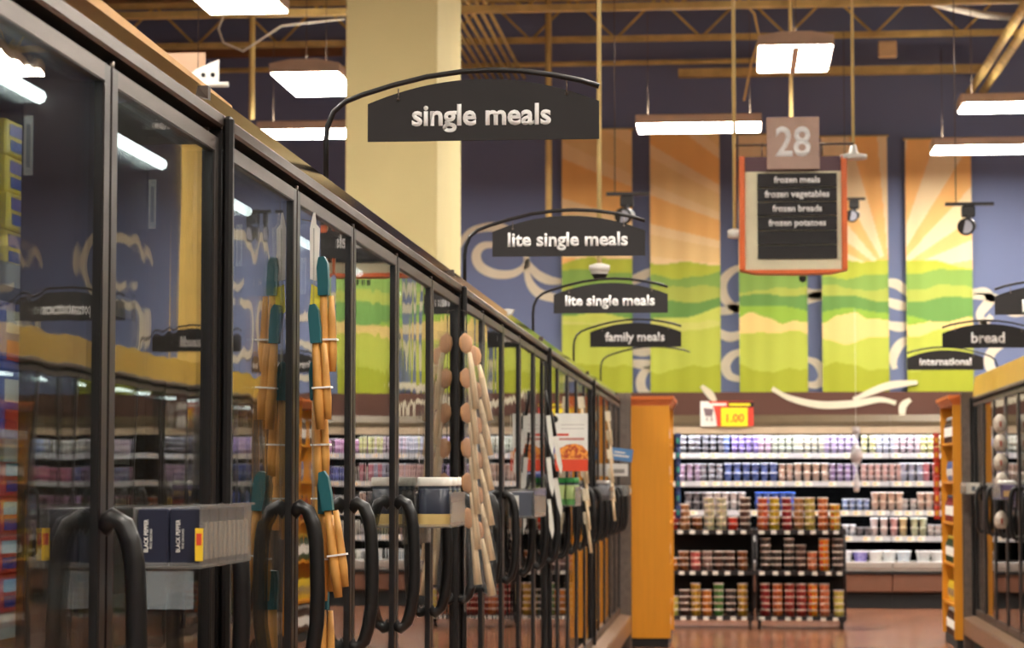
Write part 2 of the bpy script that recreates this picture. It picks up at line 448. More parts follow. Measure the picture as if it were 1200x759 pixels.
# ------------------------------------------------------------------ freezer cases
XF, XRF, PITCH, Y0 = -0.93, 1.93, 0.7674, 3.487+0.7674   # Y0 is the joint of the first visible case
LC = PITCH*5
def make_case(fascia_h=0.063, fas=fasciam, lean=.05, ftop=None):
    t = thing('freezer_case', '', 'freezer')
    mb = MB()
    mb.box(-.80, -.77, .012, LC-.012, .12, 2.09).box(-.77, -.055, .012, LC-.012, 2.05, 2.09)
    mb.box(-.77, 0, .012, LC-.012, .16, .283)
    mb.box(-.80, -.02, 0, .011, .12, 2.09).box(-.80, -.02, LC-.011, LC, .12, 2.09)
    mb.obj('cabinet', interior, t)
    MB().box(-.055, -.03, 0, LC, 1.97, 2.035).obj('header', blackm, t)
    prof = [(-.03, 2.014), (.0, 2.014), (.006, 2.018), (.006, 2.036), (.001, 2.041), (-.03, 2.041)]
    MB().prism(prof, 1, 0.001, LC-.001).obj('top_rail', bronze, t)
    if ftop is None:
        MB().prism([(-.001, 2.0415), (-lean, 2.041+fascia_h), (-lean-.012, 2.041+fascia_h), (-.03, 2.0415)], 1, .002, LC-.002).obj('fascia', fas, t)
    else:
        MB().prism([(-.001, 2.0415), (-.02, ftop), (-.05, ftop), (-.05, 2.0415)], 1, .002, LC-.002).obj('fascia', fas, t)
    MB().box(-.82, 0.02, 0, LC, 0, .118).obj('toe_kick', blackm, t)
    MB().prism([(-.02, .283), (.085, .268), (.092, .255), (.092, .135), (.08, .12), (-.02, .12)], 1, .001, LC-.001).obj('sill', sillm, t)
    if ftop is None:
        for j in range(5):
            MB().tube([(-.105, j*PITCH+.026, .34), (-.105, j*PITCH+.026, 1.92)], .007, 8).obj('lamp_tube', freezelamp, t)  # hidden upright tube, added to brighten the boxes past each mullion
    for j in range(6):
        y = j*PITCH; a = max(y-.016, .012); b = min(y+.016, LC-.012)
        m_ = MB().box(-.131, -.032, a, b, .285, 2.0, b=.003).obj('mullion', mullm, t)
        MB().box(-.127, -.113, a-.0008, a, 1.828, 1.918, 0).box(-.123, -.117, a-.0011, a-.0008, 1.84, 1.905, 1).obj('sticker', [paper, shelfm], m_)
    MB().box(.004, .023, .003, .026, .287, 2.036, b=.006).box(-.03, .003, .001, .03, .287, 2.01).obj('joint_post', black, t)
    for z in SHZ:
        MB().box(-.74, -.165, .014, LC-.014, z-.02, z-.006).box(-.165, -.158, .014, LC-.014, z-.035, z, 0).obj('shelf', shelfm, t)
    for j in range(5):
        y = j*PITCH
        MB().tube([(-.10, y+.03, 1.944), (-.10, y+PITCH-.03, 1.944)], .011, 8).obj('lamp_tube', freezelamp, t)
        f = MB(); ya, yb = y+(.006 if j else .032), y+PITCH-(.006 if j < 4 else .018)
        za, zb = .289, 1.992; st = .036
        f.box(-.03, 0, ya, ya+st, za, zb, 1).box(-.03, 0, yb-st, yb, za, zb, 1)
        f.box(-.03, 0, ya+st, yb-st, zb-.028, zb, 1).box(-.03, 0, ya+st, yb-st, za, za+.05, 1)
        # bronze facing, bevelled towards the glass
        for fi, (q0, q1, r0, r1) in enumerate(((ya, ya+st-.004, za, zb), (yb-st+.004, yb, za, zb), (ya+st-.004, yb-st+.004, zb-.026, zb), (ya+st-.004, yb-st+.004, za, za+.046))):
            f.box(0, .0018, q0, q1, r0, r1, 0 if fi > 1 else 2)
        d = f.obj('door', [bronze, black, bronzeshade], t)
        g = MB().box(-.010, -.006, ya+st-.001, yb-st+.001, za+.049, zb-.027).box(-.024, -.020, ya+st-.001, yb-st+.001, za+.049, zb-.027)
        g.obj('glass_pane', glass, d)
        MB().tube([(-.006, ya+st*.5, zb), (-.006, ya+st*.5, zb+.012)], .006, 8).obj('hinge_pin', steel, d)
        hy = yb-st/2
        pts = [(.0, 1.303), (.018, 1.317), (.034, 1.306), (.045, 1.28), (.051, 1.245), (.054, 1.19), (.055, 1.13), (.053, 1.07), (.046, 1.02), (.035, .983), (.018, .966), (.0, .978)]
        MB().tube([(x_, hy, z_) for x_, z_ in pts], [.0175]+[.016]*10+[.0175], 12, sx=.95, up=(0, 1, 0)).obj('handle', handlem, d)
    return t
SHZ = (1.70, 1.435, 1.17, .905, .64, .38)
protoL = make_case()
casesL = []
names = ['freezer case nearest the camera on the left, pepper boxes clipped to its glass', 'second left freezer case, with teal spatulas hanging on its doors',
         'third left freezer case, with wooden spoons hanging on its first door', 'fourth left freezer case, with the pasta poster on its glass', 'farthest left freezer case, ending beside the orange wooden panel']
for k in range(5):
    c = protoL if k == 0 else dup(protoL)
    c.location = (XF, Y0+(k-1)*LC, 0); c['label'] = names[k]; c['group'] = 'upright glass door freezers on the left of the aisle'
    casesL.append(c)
protoR = make_case(fas=ochre, ftop=2.205)
namesR = ['farthest right freezer case, ending beside the right wooden shelf unit', 'right freezer case under the bread sign', 'right freezer case under the potatoes sign',
          'right freezer case out of frame opposite the teal spatulas', 'right freezer case out of frame opposite the pepper boxes']
for k in range(5):
    c = protoR if k == 0 else dup(protoR)
    c.location = (XRF, Y0+(4-k)*LC, 0); c.rotation_euler = (0, 0, PI); c['label'] = namesR[k]; c['group'] = 'upright glass door freezers on the right of the aisle'
YE = Y0+4*LC
for X, s_, l in ((XF, 1, 'grey steel end pillar closing the left freezer row'), (XRF, -1, 'grey steel end pillar closing the right freezer row')):
    o = MB().box(X+s_*.09, X-s_*.82, YE+.004, YE+.07, .0, 2.085, b=.006).obj('end_panel', steel)
    tag(o, l, 'end panel')
# tan board lying on the nearest freezer's top
o = MB().prism([(2.4, 2.092), (4.9, 2.092), (4.9, 2.157), (2.4, 2.19)], 0, -1.07, -1.045).obj('tan_board', mat('tan_board', (206, 158, 100), .7)); tag(o, 'tan board lying along the top of the nearest freezer case', 'board')

# ------------------------------------------------------------------ price tags on the nearest shelves
tg = MB().box(-.001, 0, -.04, .04, -.017, .017, 0).box(0, .0006, -.036, -.008, -.012, .012, 1).box(0, .0006, .002, .034, -.003, .0, 2).box(0, .0006, .002, .028, .006, .010, 2).mesh('price_tag', [paper, mat('tag_orange', (240, 150, 20), .7), blackm])
for ci, bays in ((0, (3, 4)), (1, (0, 1, 2))):
    for z in SHZ[:5]:
        for bay in bays:
            for dy in (.16, .42):
                o = bpy.data.objects.new('price_tag', tg); C.objects.link(o); o.parent = casesL[ci]; o.location = (-.1565, bay*PITCH+dy, z-.017)

# ------------------------------------------------------------------ frozen food boxes behind the nearest doors
def food_box(name, cols, w, h, d):
    """front faces +X; cols = body, label, accent"""
    m0, m1, m2 = [mat('pack_%d_%d_%d' % c, c, .45, vary=.06) for c in cols]
    mb = MB(); mb.box(-d, 0, -w/2, w/2, 0, h, 0, b=.003)
    return mb, [m0, m1, m2, paper, blackm]
def mk_box(kind, w, h):
    K = {'yellow': ((238, 206, 40), (110, 96, 170), (60, 80, 170)), 'cream': ((222, 214, 176), (70, 130, 70), (200, 60, 50)),
         'blue': ((34, 74, 170), (236, 230, 214), (206, 48, 40)), 'red': ((200, 62, 58), (150, 196, 226), (40, 70, 160)),
         'green': ((150, 176, 110), (236, 232, 214), (150, 60, 40)), 'white': ((222, 226, 224), (120, 140, 180), (190, 60, 60))}
    mb, ms = food_box(kind, K[kind], w, h, .19)
    mb.box(0, .0008, -w*.42, w*.42, h*.55, h*.88, 1)
    mb.box(0, .0008, -w*.40, -w*.02, h*.14, h*.44, 2); mb.box(0, .0008, w*.06, w*.4, h*.12, h*.40, 4 if kind == 'yellow' else 3)
    mb.box(-.17, -.02, -w/2-.0006, -w/2, h*.2, h*.75, 1)
    return mb.obj('frozen_food_box', ms)
def stack(kind, word, y, zs, n, w, h, shelfword, doorword, grp):
    src = None
    for k in range(n):
        if src is None: o = src = mk_box(kind, w, h)
        else: o = src.copy(); C.objects.link(o)
        o.location = (XF-.175+random.uniform(-.004, .002), y, zs+k*(h+.001)); o.rotation_euler = (0, 0, random.uniform(-.02, .02))
        pos = ('lowest', 'second up', 'third up', 'topmost')[k]
        tag(o, f'{word}, {pos}, {shelfword} shelf, {doorword}', 'food box', grp)
doorw = {-2: 'leftmost door', -1: 'pepper tray door', 0: 'third door', 1: 'spatula door'}
content = {-2: [('red', 'red carton'), ('green', 'green carton'), ('blue', 'blue carton'), ('white', 'white carton'), ('cream', 'cream carton')],
           -1: [('yellow', 'yellow meal box'), ('blue', 'blue snack box'), ('red', 'red and blue meal box'), ('yellow', 'yellow meal box'), ('blue', 'blue meal box')],
           0: [('cream', 'cream and green box'), ('green', 'pale green box'), ('white', 'white box'), ('blue', 'blue box'), ('cream', 'cream box')],
           1: [('white', 'white meal box'), ('cream', 'cream meal box'), ('green', 'green meal box'), ('white', 'white meal box'), ('red', 'red meal box')]}
shw = ('top', 'second', 'third', 'fourth', 'fifth')
for n_, rows in content.items():
    yA = Y0+n_*PITCH
    for si, (kind, word) in enumerate(rows):
        for col, cw in enumerate(('near column', 'middle column', 'far column')):
            h = (.048, .058, .046, .052, .056)[(si+n_) % 5]; n = 4
            kk = kind
            if kind == 'blue': n, h = 2, .105
            stack(kk, word, yA+.16+col*.225, SHZ[si], n, .21, h, shw[si], doorw[n_]+', '+cw, 'frozen food boxes behind the near doors')

# ------------------------------------------------------------------ aisle category signs
def cat_sign(word, Xp, Y, side, label, with_board=True, tw=.36):
    """side +1: board hangs to the right (+X) of the pole; the profile is that of the sign nearest the camera, in metres"""
    t = thing('aisle_category_sign', label, 'sign', (Xp, Y, 2.10), 0, 'black arched category signs on the freezers')
    ref = 5.81
    def Q(px, py):
        p = at(px, py, ref); return (side*(p.x+1.0), p.z-2.10)
    arm = [(382, 205), (382, 165), (384, 148), (391, 131), (405, 119), (425, 111), (460, 100), (500, 90), (540, 84), (575, 82), (610, 83), (650, 88), (680, 94), (702, 101)]
    pts = [Q(*a) for a in arm]; x0 = pts[0][0]
    pts = [(x0-x0*0, 0)] + pts[1:]
    MB().tube([(a, 0, b) for a, b in pts], .0068, 8).obj('curved_arm', black, t)
    MB().lathe([(.02, 0), (.02, .006), (.012, .012)], (pts[0][0], 0, 0), 12).obj('foot', white, t)
    if with_board:
        bl, br = Q(431, 122), Q(702, 118)
        z0 = Q(431, 166)[1]; zs = bl[1]; zp = Q(565, 92.5)[1]
        xa, xb = bl[0], br[0]
        poly = [(xa, z0), (xb, z0)]
        N = 24
        for i in range(N+1):
            s_ = 1-i/N; poly.append((xa+(xb-xa)*s_, zs+(zp-zs)*(1-(2*s_-1)**2)))
        if side < 0: poly = poly[::-1]
        MB().prism(poly, 1, .0, .006).obj('board', board, t)
        for hx in (467, 664):
            hq = Q(hx, 104 if hx < 500 else 91); h2 = Q(hx, 117 if hx < 500 else 110)
            MB().tube([(hq[0], .0, hq[1]), (hq[0], -.003, h2[1])], .0018, 6).lathe([(.001, -.004), (.0045, -.002), (.0045, .002), (.001, .004)], (hq[0], -.005, h2[1]), 8).obj('hook', steel, t)
        mx = (xa+xb)/2
        text('lettering', word, tw, (mx+(0 if side < 0 else -.004), -.0002, (z0+zs)/2+.014), t, letter, bold=.028)
    return t
SP = 4*PITCH
YS = 5.81
cat_sign('single meals', -1.0, YS, 1, 'large black arched sign reading single meals, nearest on left freezers', tw=.345)
cat_sign('lite single meals', -1.0, YS+SP, 1, 'nearer of two signs reading lite single meals', tw=.45)
cat_sign('lite single meals', -1.0, YS+2*SP, 1, 'farther, smaller sign reading lite single meals', tw=.45)
cat_sign('family meals', -1.0, YS+3*SP, 1, 'black arched sign reading family meals', tw=.375)
cat_sign('', -1.0, YS+4*SP, 1, 'empty curved sign arm without a board past the family meals sign', with_board=False)
cat_sign('international', 2.0, 18.4, -1, 'black arched sign reading international on the right row', tw=.39)
cat_sign('bread', 2.0, 18.4-SP, -1, 'black arched sign reading bread on the right row', tw=.21)
cat_sign('potatoes', 2.0, 18.4-2*SP, -1, 'black arched sign cut by right edge showing letter p', tw=.3)
cat_sign('vegetables', 2.0, 18.4-3*SP, -1, 'category sign outside the frame on right row, nearer than potatoes', tw=.36)
for px, py, Y, l in ((590, 351, 10.1, 'small cream clamp on left freezer top between two signs'),):
    p = atX(px, py, -1.03)
    o = MB().prism([(-.03, 0), (.03, 0), (.035, .02), (.05, .045), (.02, .05), (-.01, .045), (-.035, .052), (-.03, .02)], 1, -.02, .02).obj('clamp', white, loc=(-1.03, p.y, 2.092)); tag(o, l, 'clamp')

# ------------------------------------------------------------------ ceiling lights
def fixture(cx, cy, z, rot, label, divider=False):
    t = thing('ceiling_light', label, 'ceiling light', (cx, cy, z), rot, 'fluorescent ceiling lights')
    MB().prism([(-.305, 0), (.305, 0), (.305, .08), (.12, .115), (-.12, .115), (-.305, .08)], 1, -.61, .61).obj('housing', lampbody, t)
    MB().box(-.05, .05, -.5, .5, .116, .12).obj('added_uplight', upfill, t)  # unseen upward glow, added to brighten the trusses and upper wall
    MB().box(-.29, .29, -.595, .595, -.012, -.001, b=.004).obj('diffuser', lampface, t)
    if divider: MB().box(-.03, .03, -.6, .6, -.03, -.0125, b=.004).obj('divider', lampbody, t)
    for yy in (-.5, .5):
        MB().tube([(0, yy, .1), (0, yy, 5.95-z if z < 5.9 else .3)], .0035, 6).obj('suspension_wire', steel, t)
    return t
ZL = 4.87
fixture(-3.66, 20.7, ZL, 0, 'hanging square light box just left of the cream column')
fixture(-3.6, 16.85, ZL, 0, 'light at the top edge of the photo above the near freezers')
fixture(.52, 19.8, ZL, 0, 'twin panel ceiling light above the aisle 28 sign', True)
fixture(at(819, 142, 23.3).x, 23.3, ZL-.05, PI/2, 'long ceiling light above the second banner')
fixture(at(303, 148, 23.5).x+.61, 23.7, ZL, PI/2, 'long ceiling light partly behind the cream column')
fixture(at(1126, 130, 22.5).x+.61, 22.6, ZL, PI/2, 'upper of two ceiling lights at the right edge')
fixture(at(1093, 181, 25.4).x+.61, 25.5, ZL, PI/2, 'lower of two ceiling lights at the right edge, over last banner')
k = 0
for X in (-3.6, .52, 4.4):
    for Y in (-2, 2.2, 6.4, 10.6, 16.4, 19.4):
        if X < 0 and Y > 14: continue
        if abs(X-.52) < .1 and Y > 17: continue
        fixture(X, Y, ZL, 0, 'ceiling light overhead, out of frame, ' + {-3.6: 'left', .52: 'middle', 4.4: 'right'}[X]+' line, number '+['one', 'two', 'three', 'four', 'five', 'six'][[-2, 2.2, 6.4, 10.6, 16.4, 19.4].index(Y)])

# ------------------------------------------------------------------ roof steel
def truss(Y, zb, zt, label, step=1.1, r=.035, x0=XL+.02, x1=XR-.02):
    t = thing('roof_truss', label, 'truss', (0, Y, zb), 0, 'painted steel roof trusses')
    h = zt-zb
    for nm, z in (('bottom_chord', 0), ('top_chord', h)):
        MB().box(x0, x1, -.05, -.012, z-.03, z+.03).box(x0, x1, .012, .05, z-.03, z+.03).obj(nm, yellowpipe, t)
    mb = MB(); x = x0+.1; i = 0
    while x+step/2 < x1:
        a, b = ((x, 0), (x+step/2, h)) if i % 2 == 0 else ((x, h), (x+step/2, 0))
        mb.tube([(a[0], 0, a[1]), (b[0], 0, b[1])], r*.45, 6); x += step/2; i += 1
    mb.obj('web', yellowpipe, t)
za = at(300, 16, 21.5).z
truss(21.5, za, za+.6, 'nearer roof truss crossing the top edge', 1.4)
truss(26.3, at(700, 46, 26.3).z, at(700, 10, 26.3).z+.12, 'farther roof truss with diagonal webs close to the back wall', .95)
truss(15.5, 6.2, 6.8, 'roof truss above the near freezers, out of frame', 1.4); truss(9.5, 6.2, 6.8, 'roof truss overhead near the camera, out of frame', 1.4)
def pipe(name, pts, r, m, label, cat='pipe', group=None):
    return tag(MB().tube(pts, r, 8).obj(name, m), label, cat, group)
p0 = at(560, 78, 26.9); pipe('roof_pipe', [(XL+.1, 26.95, p0.z), (at(930, 78, 26.9).x, 26.95, p0.z+.03)], .03, yellowpipe, 'thin yellow pipe below the farther truss')
p0 = at(900, 85, 27.2); o = MB().box(at(795, 85, 27.1).x, at(1150, 85, 27.1).x, 27.02, 27.14, p0.z-.06, p0.z+.03).obj('roof_beam', yellowpipe); tag(o, 'short yellow beam against the wall above the last banners', 'beam')
p0 = at(240, 62, 27.0); o = MB().box(XL+.1, at(400, 62, 27.0).x, 27.0, 27.1, p0.z-.05, p0.z+.05).obj('roof_beam', mat('rust_beam', (120, 78, 48), .7)); tag(o, 'rust brown beam high on the wall left of the column', 'beam')
# parallel conduits running towards the wall
for k in range(8):
    a = atX(548+k*9, 2, -2.6+k*.05); z = 5.95
    o = pipe('ceiling_conduit', [(-2.95+k*.085, 16, z), (-2.95+k*.085, 26.9, z)], .02, yellowpipe, f'yellow conduit of a bundle of eight above the single meals sign, {("first","second","third","fourth","fifth","sixth","seventh","eighth")[k]} from left', 'conduit', 'bundled ceiling conduits')
p1 = at(1200, 28, 22.0); p2 = at(1145, 112, 26.9)
t = thing('roof_girder', 'double yellow girder sloping down at the right edge of the photo', 'girder', (0, 0, 0))
for dx in (-.07, .07):
    MB().tube([(p1.x+dx+.0, 19.0, p1.z+.02), (p2.x+dx, 26.95, p2.z+.05)], .055, 4).obj('beam', yellowpipe, t)
pipe('drooping_cable', [at(1060, -6, 22), at(1110, 8, 22.5), at(1150, 17, 23), at(1185, 20, 23.5), at(1215, 18, 24)], .035, white, 'pale cable drooping across the upper right roof', 'cable')
pipe('drooping_cable', [at(480, 8, 22), at(872, 4, 22), at(884, 16, 22.2), at(890, 45, 22.3), at(880, 75, 22.4), at(872, 118, 22.5)], .012, pipecream, 'loose wire hanging down left of the twin panel light', 'cable')
pipe('drooping_cable', [at(262, 18, 21.4), at(256, 34, 21.4), at(262, 50, 21.4), at(285, 60, 21.4), at(330, 30, 21.3), at(404, 22, 21.3)], .01, white, 'looped white wire hanging from the truss left of column', 'cable')
o = MB().box(-.1, .1, -.05, .05, -.09, .09, b=.01).obj('junction_box', mat('box_tan', (200, 168, 130), .6), loc=tuple(at(1040, 58, 26.1))); tag(o, 'pale square box mounted in the roof steel at upper right', 'box')
# vertical drop poles
def drop(px, y0, y1, Y, r, label, end=None):
    a = at(px, y0, Y); b = at(px, y1, Y)
    if y0 != 16: a.z = ZC
    t = thing('drop_pole', label, 'pole', (b.x, Y, b.z), 0, 'thin cream drop poles')
    MB().tube([(0, 0, 0), (0, 0, a.z-b.z)], r, 8).obj('pole', pipecream, t)
    if end == 'dome':
        MB().lathe([(.001, -.085, 1), (.03, -.078, 1), (.048, -.05, 1), (.052, -.03, 0), (.06, -.028, 0), (.06, .0, 0), (.02, .012, 0)], (0, 0, 0), 16, 0).obj('camera_dome', [white, blackm], t)
    if end == 'base':
        MB().lathe([(.05, -.03), (.085, -.028), (.085, -.005), (.03, .01), (.02, .06)], (0, 0, 0), 16).obj('base_cap', white, t)
    if end == 'sensor':
        MB().lathe([(.02, -.05), (.045, -.045), (.045, .0), (.02, .01)], (0, 0, 0), 16).obj('sensor_cap', white, t)
drop(702.5, 14, 311, 13.6, .014, 'cream pole ending in a dome camera over lite single meals sign', 'dome')
drop(643, -8, 262, 26.0, .035, 'thicker cream pole left of the leftmost banner')
drop(861, -8, 270, 14.9, .012, 'cream pole left of aisle 28 sign with white sensor at its end', 'sensor')
drop(1000, 4, 181, 14.9, .010, 'cream pole right of the aisle 28 sign ending in white cap', 'base')
drop(928, 80, 240, 21.0, .018, 'cream pole behind the 28 number board and twin panel light')
drop(295, 16, 140, 21.5, .028, 'cream pole hanging from truss left of the light box')
# track spotlights
def track(px, py, Y, w, label):
    p = at(px, py, Y)
    t = thing('track_spotlight', label, 'spotlight', (p.x, Y, p.z), 0, 'hanging black track spotlights')
    MB().box(-w/2, w/2, -.02, .02, -.012, .012).obj('track_bar', black, t)
    MB().tube([(-.1, 0, .012), (-.1, 0, 5.9-p.z)], .004, 6).obj('wire', steel, t)
    MB().box(-.06, .04, -.03, .03, -.1, -.014, b=.01).tube([(.0, -.02, -.09), (-.03, -.03, -.14)], .02, 8).obj('bracket', black, t)
    MB().tube([(.02, .09, -.15), (.0, .0, -.16), (-.03, -.06, -.175), (-.035, -.09, -.18)], [.03, .05, .062, .066], 14).obj('lamp_head', black, t)
    MB().tube([(-.035, -.0905, -.18), (-.036, -.093, -.1803)], .05, 14).obj('lens', mat('lens_grey', (150, 150, 160), .1), t)
track(736, 227, 18.0, .33, 'black track spotlight in front of the leftmost banner')
track(1136, 239, 18.0, .36, 'black track spotlight in front of the rightmost banner')
track(1002, 233, 24.0, .2, 'small black bar spotlight right of the aisle 28 sign')
# bracket of a far sign at left behind the freezer
t = thing('sign_bracket', 'white triangular sign bracket hanging above the near freezer', 'bracket', tuple(at(252, 97, 12)))
MB().prism([(-.18, 0), (.02, 0), (.02, .12), (-.1, .07)], 1, -.01, .01).obj('bracket_plate', white, t)
MB().tube([(-.2, 0, -.01), (.07, 0, -.01)], .014, 8).obj('rod', white, t)
for q in (-.06, -.01): MB().tube([(q, -.014, .04), (q, -.0105, .04)], .012, 8).obj('hole', blackm, t)
MB().tube([(-.09, 0, .07), (-.09, 0, 1.5)], .002, 6).obj('wire', steel, t)
o = MB().box(-.12, .12, -.006, .006, -.12, .12).obj('hanging_card', mat('card_tan', (196, 160, 130), .7), loc=tuple(at(215, 88, 12.5))); tag(o, 'tan card hanging behind the top of the near freezer', 'card')

# ------------------------------------------------------------------ aisle 28 sign
YA = 14.9
def A(px, py): p = at(px, py, YA); return p.x, p.z
x0, z1 = A(868, 187); x1, z0 = A(990, 316)
t = thing('aisle_sign', 'hanging aisle sign with number 28 and frozen food list', 'sign', ((x0+x1)/2, YA, z0))
cx = (x0+x1)/2
B = lambda px, py: (A(px, py)[0]-cx, A(px, py)[1]-z0)
orange = mat('sign_orange', (226, 104, 34), .5); plum = mat('sign_plum', (88, 58, 66), .6); signcream = mat('sign_cream', (220, 212, 178), .6)
a, b = B(866, 187)[0], B(992, 187)[0]; zt = B(868, 184)[1]
MB().box(a, a+.035, -.05, .1, 0, zt, 0, b=.004).box(b-.035, b, -.05, .1, 0, zt, 0, b=.004).prism([(a, .0), (b, 0), (b-.1, -.022), (0.02, -.026), (a+.1, -.022)], 1, -.04, .1).obj('orange_frame', orange, t)
l_, r_ = a+.036, b-.036
MB().box(l_, r_, -.02, .08, B(0, 212)[1], zt-.002).obj('plum_header', plum, t)
MB().box(l_, r_, -.02, .08, .002, B(0, 212)[1]-.001).obj('cream_panel', signcream, t)
words = ['frozen meals', 'frozen vegetables', 'frozen breads', 'frozen potatoes', '', '']
ww = [.285, .40, .305, .355]
sl, sr = B(886, 0)[0], B(978.5, 0)[0]
for i, w in enumerate(words):
    ya, yb = 214.5+i*16.3, 214.5+(i+1)*16.3-.9
    z2, z3 = B(0, yb)[1], B(0, ya)[1]
    s_ = MB().prism([(-.021, z2), (-.036, z2), (-.026, z3), (-.021, z3)], 0, sl, sr).obj('name_strip', board, t)
    if w: text('lettering', w, ww[i], ((sl+sr)/2, -.0375, (z2+z3)/2), s_, letter, bold=.028)
na, nb = B(897, 0)[0], B(958.5, 0)[0]; n0, n1 = B(0, 211)[1], B(0, 152)[1]
nbd = MB().box(na, nb, -.075, -.05, n0, n1, b=.003).obj('number_board', mat('number_board', (182, 152, 136), .6), t)
text('lettering', '28', (nb-na)*.66, ((na+nb)/2, -.0755, (n0+n1)/2), nbd, letter, bold=.02, height=.19)
MB().tube([(B(862, 182)[0], -.03, B(0, 182)[1]), (B(1000, 182)[0], -.03, B(0, 182)[1])], .008, 8).obj('hanging_bar', steel, t)
for px in (893, 963): MB().tube([(B(px, 182)[0], -.03, B(0, 180)[1]), (B(px, 182)[0], -.03, B(0, 195)[1])], .006, 6).obj('clip', steel, t)
MB().lathe([(.002, -.05), (.02, -.04), (.024, -.02), (.02, -.01)], (B(938, 0)[0], -.03, -.03), 12).obj('camera_dome', blackm, t)

# ------------------------------------------------------------------ dairy wall case
YD = 25.9
SZ = [1.66, 1.355, 1.04, .765]      # shelf surfaces
DZ = .49
tan = mat('canopy_tan', (88, 72, 48), .5, .1); tan2 = mat('canopy_light', (186, 166, 140), .5)
darkin = mat('dairy_dark', (5, 5, 6), .9, spec=.1); bump_ = mat('dairy_bumper', (150, 140, 132), .5); woodk = mat('dairy_brown', (110, 70, 50), .5)
def dairy(xa, L, label):
    t = thing('dairy_case', label, 'refrigerated case', (xa, YD, 0), 0, 'open refrigerated dairy cases')
    MB().box(0, L, 0.84, .9, 0, 1.95).obj('back_panel', darkin, t)
    MB().box(0, L, .06, 1.4, 0, .17).obj('toe_kick', blackm, t)
    MB().box(0, L, .0, .84, .175, .37, b=.01).obj('front_panel', woodk, t)
    MB().box(0, L, -.03, .84, .372, .40).box(0, L, -.02, .84, .40, .42, 1).box(0, L, -.03, .02, .42, .50, 1, b=.01).obj('bumper', [blackm, bump_], t)
    MB().box(0, L, .02, .84, .44, DZ-.002).obj('deck', white, t)
    MB().box(0, L, 0.12, .84, 1.90, 1.95).box(0, L, .09, .14, 1.87, 1.945).obj('canopy', tan2, t)
    MB().prism([(.10, 1.952), (.10, 2.0), (.16, 2.075), (.5, 2.08), (1.3, 2.08), (1.3, 1.952)], 0, 0, L).obj('canopy_hood', tan, t)
    MB().box(0.01, L-.01, .15, .20, 1.878, 1.896).obj('lamp_tube', coollamp, t)
    for i, z in enumerate(SZ):
        yy = .22-i*.03
        MB().box(.004, L-.004, yy, .84, z-.03, z, 0).box(.004, L-.004, yy-.012, yy, z-.055, z+.004, 1).obj('shelf', [blackm, mat('tag_rail', (190, 190, 196), .4)], t)
        if i < 3: MB().box(.03, L-.03, yy+.004, yy+.03, z-.046, z-.031).obj('lamp_tube', coollamp, t)
    return t
LD = 2.44
dl = ['dairy case section left of the rolling racks, mostly hidden', 'dairy case section behind the rolling racks', 'dairy case section with tubs, left of right wooden unit', 'dairy case section seen behind the right freezers',
      'dairy case section far right, seen only in glass', 'dairy case section farthest right, seen only in glass']
DX0 = -3.20
for k in range(5): dairy(DX0+k*LD, LD-.002, dl[k])
# price tags on the rails
ptg = MB().box(-.038, .038, -.002, 0, -.036, .018, 0).box(-.030, .002, -.0026, -.002, -.024, .004, 1).mesh('price_tag', [paper, mat('tag_orange2', (244, 190, 120), .7)])
dcs = [o for o in C.objects if o.name.startswith('dairy_case')]
for o in dcs[1:3]:
    for i, z in enumerate(SZ):
        yy = .22-i*.03-.013
        x = .08
        while x < LD-.08:
            g = bpy.data.objects.new('price_tag', ptg); C.objects.link(g); g.parent = o; g.location = (x, yy, z-.015); x += random.choice((.11, .13, .19, .25))

cup_cache = {}
def cup(col, lid, kind='cup'):
    key = (col, lid, kind)
    if key in cup_cache: return cup_cache[key]
    m0 = mat('cup_%d_%d_%d' % col, col, .45, vary=.1, scale=30, col2=tuple(min(255, int(v*.55+255*.45)) for v in col)); m1 = mat('lid_%d_%d_%d' % lid, lid, .4)
    mb = MB()
    if kind == 'cup': mb.lathe([(.026, 0, 0), (.034, .055, 0), (.0365, .056, 1), (.0365, .061, 1), (.034, .062, 1)], seg=12)
    elif kind == 'tall': mb.lathe([(.030, 0, 0), (.040, .088, 0), (.043, .089, 1), (.043, .097, 1), (.040, .098, 1)], seg=12)
    elif kind == 'tub': mb.lathe([(.062, 0, 0), (.078, .105, 0), (.083, .106, 1), (.083, .122, 1), (.078, .124, 1)], seg=16)
    elif kind == 'pack': mb.box(-.04, .04, -.04, .04, 0, .06, 0, b=.006).box(-.036, .036, -.036, .036, .0601, .066, 1)
    cup_cache[key] = mb.mesh('yogurt_cup', [m0, m1])
    return cup_cache[key]
ORD = ['first', 'second', 'third', 'fourth', 'fifth', 'sixth', 'seventh', 'eighth', 'ninth', 'tenth', 'eleventh', 'twelfth', 'thirteenth', 'fourteenth', 'fifteenth', 'sixteenth']
SN = ['top', 'second', 'third', 'fourth']
def yrow(i): return YD+.22-i*.03+.05
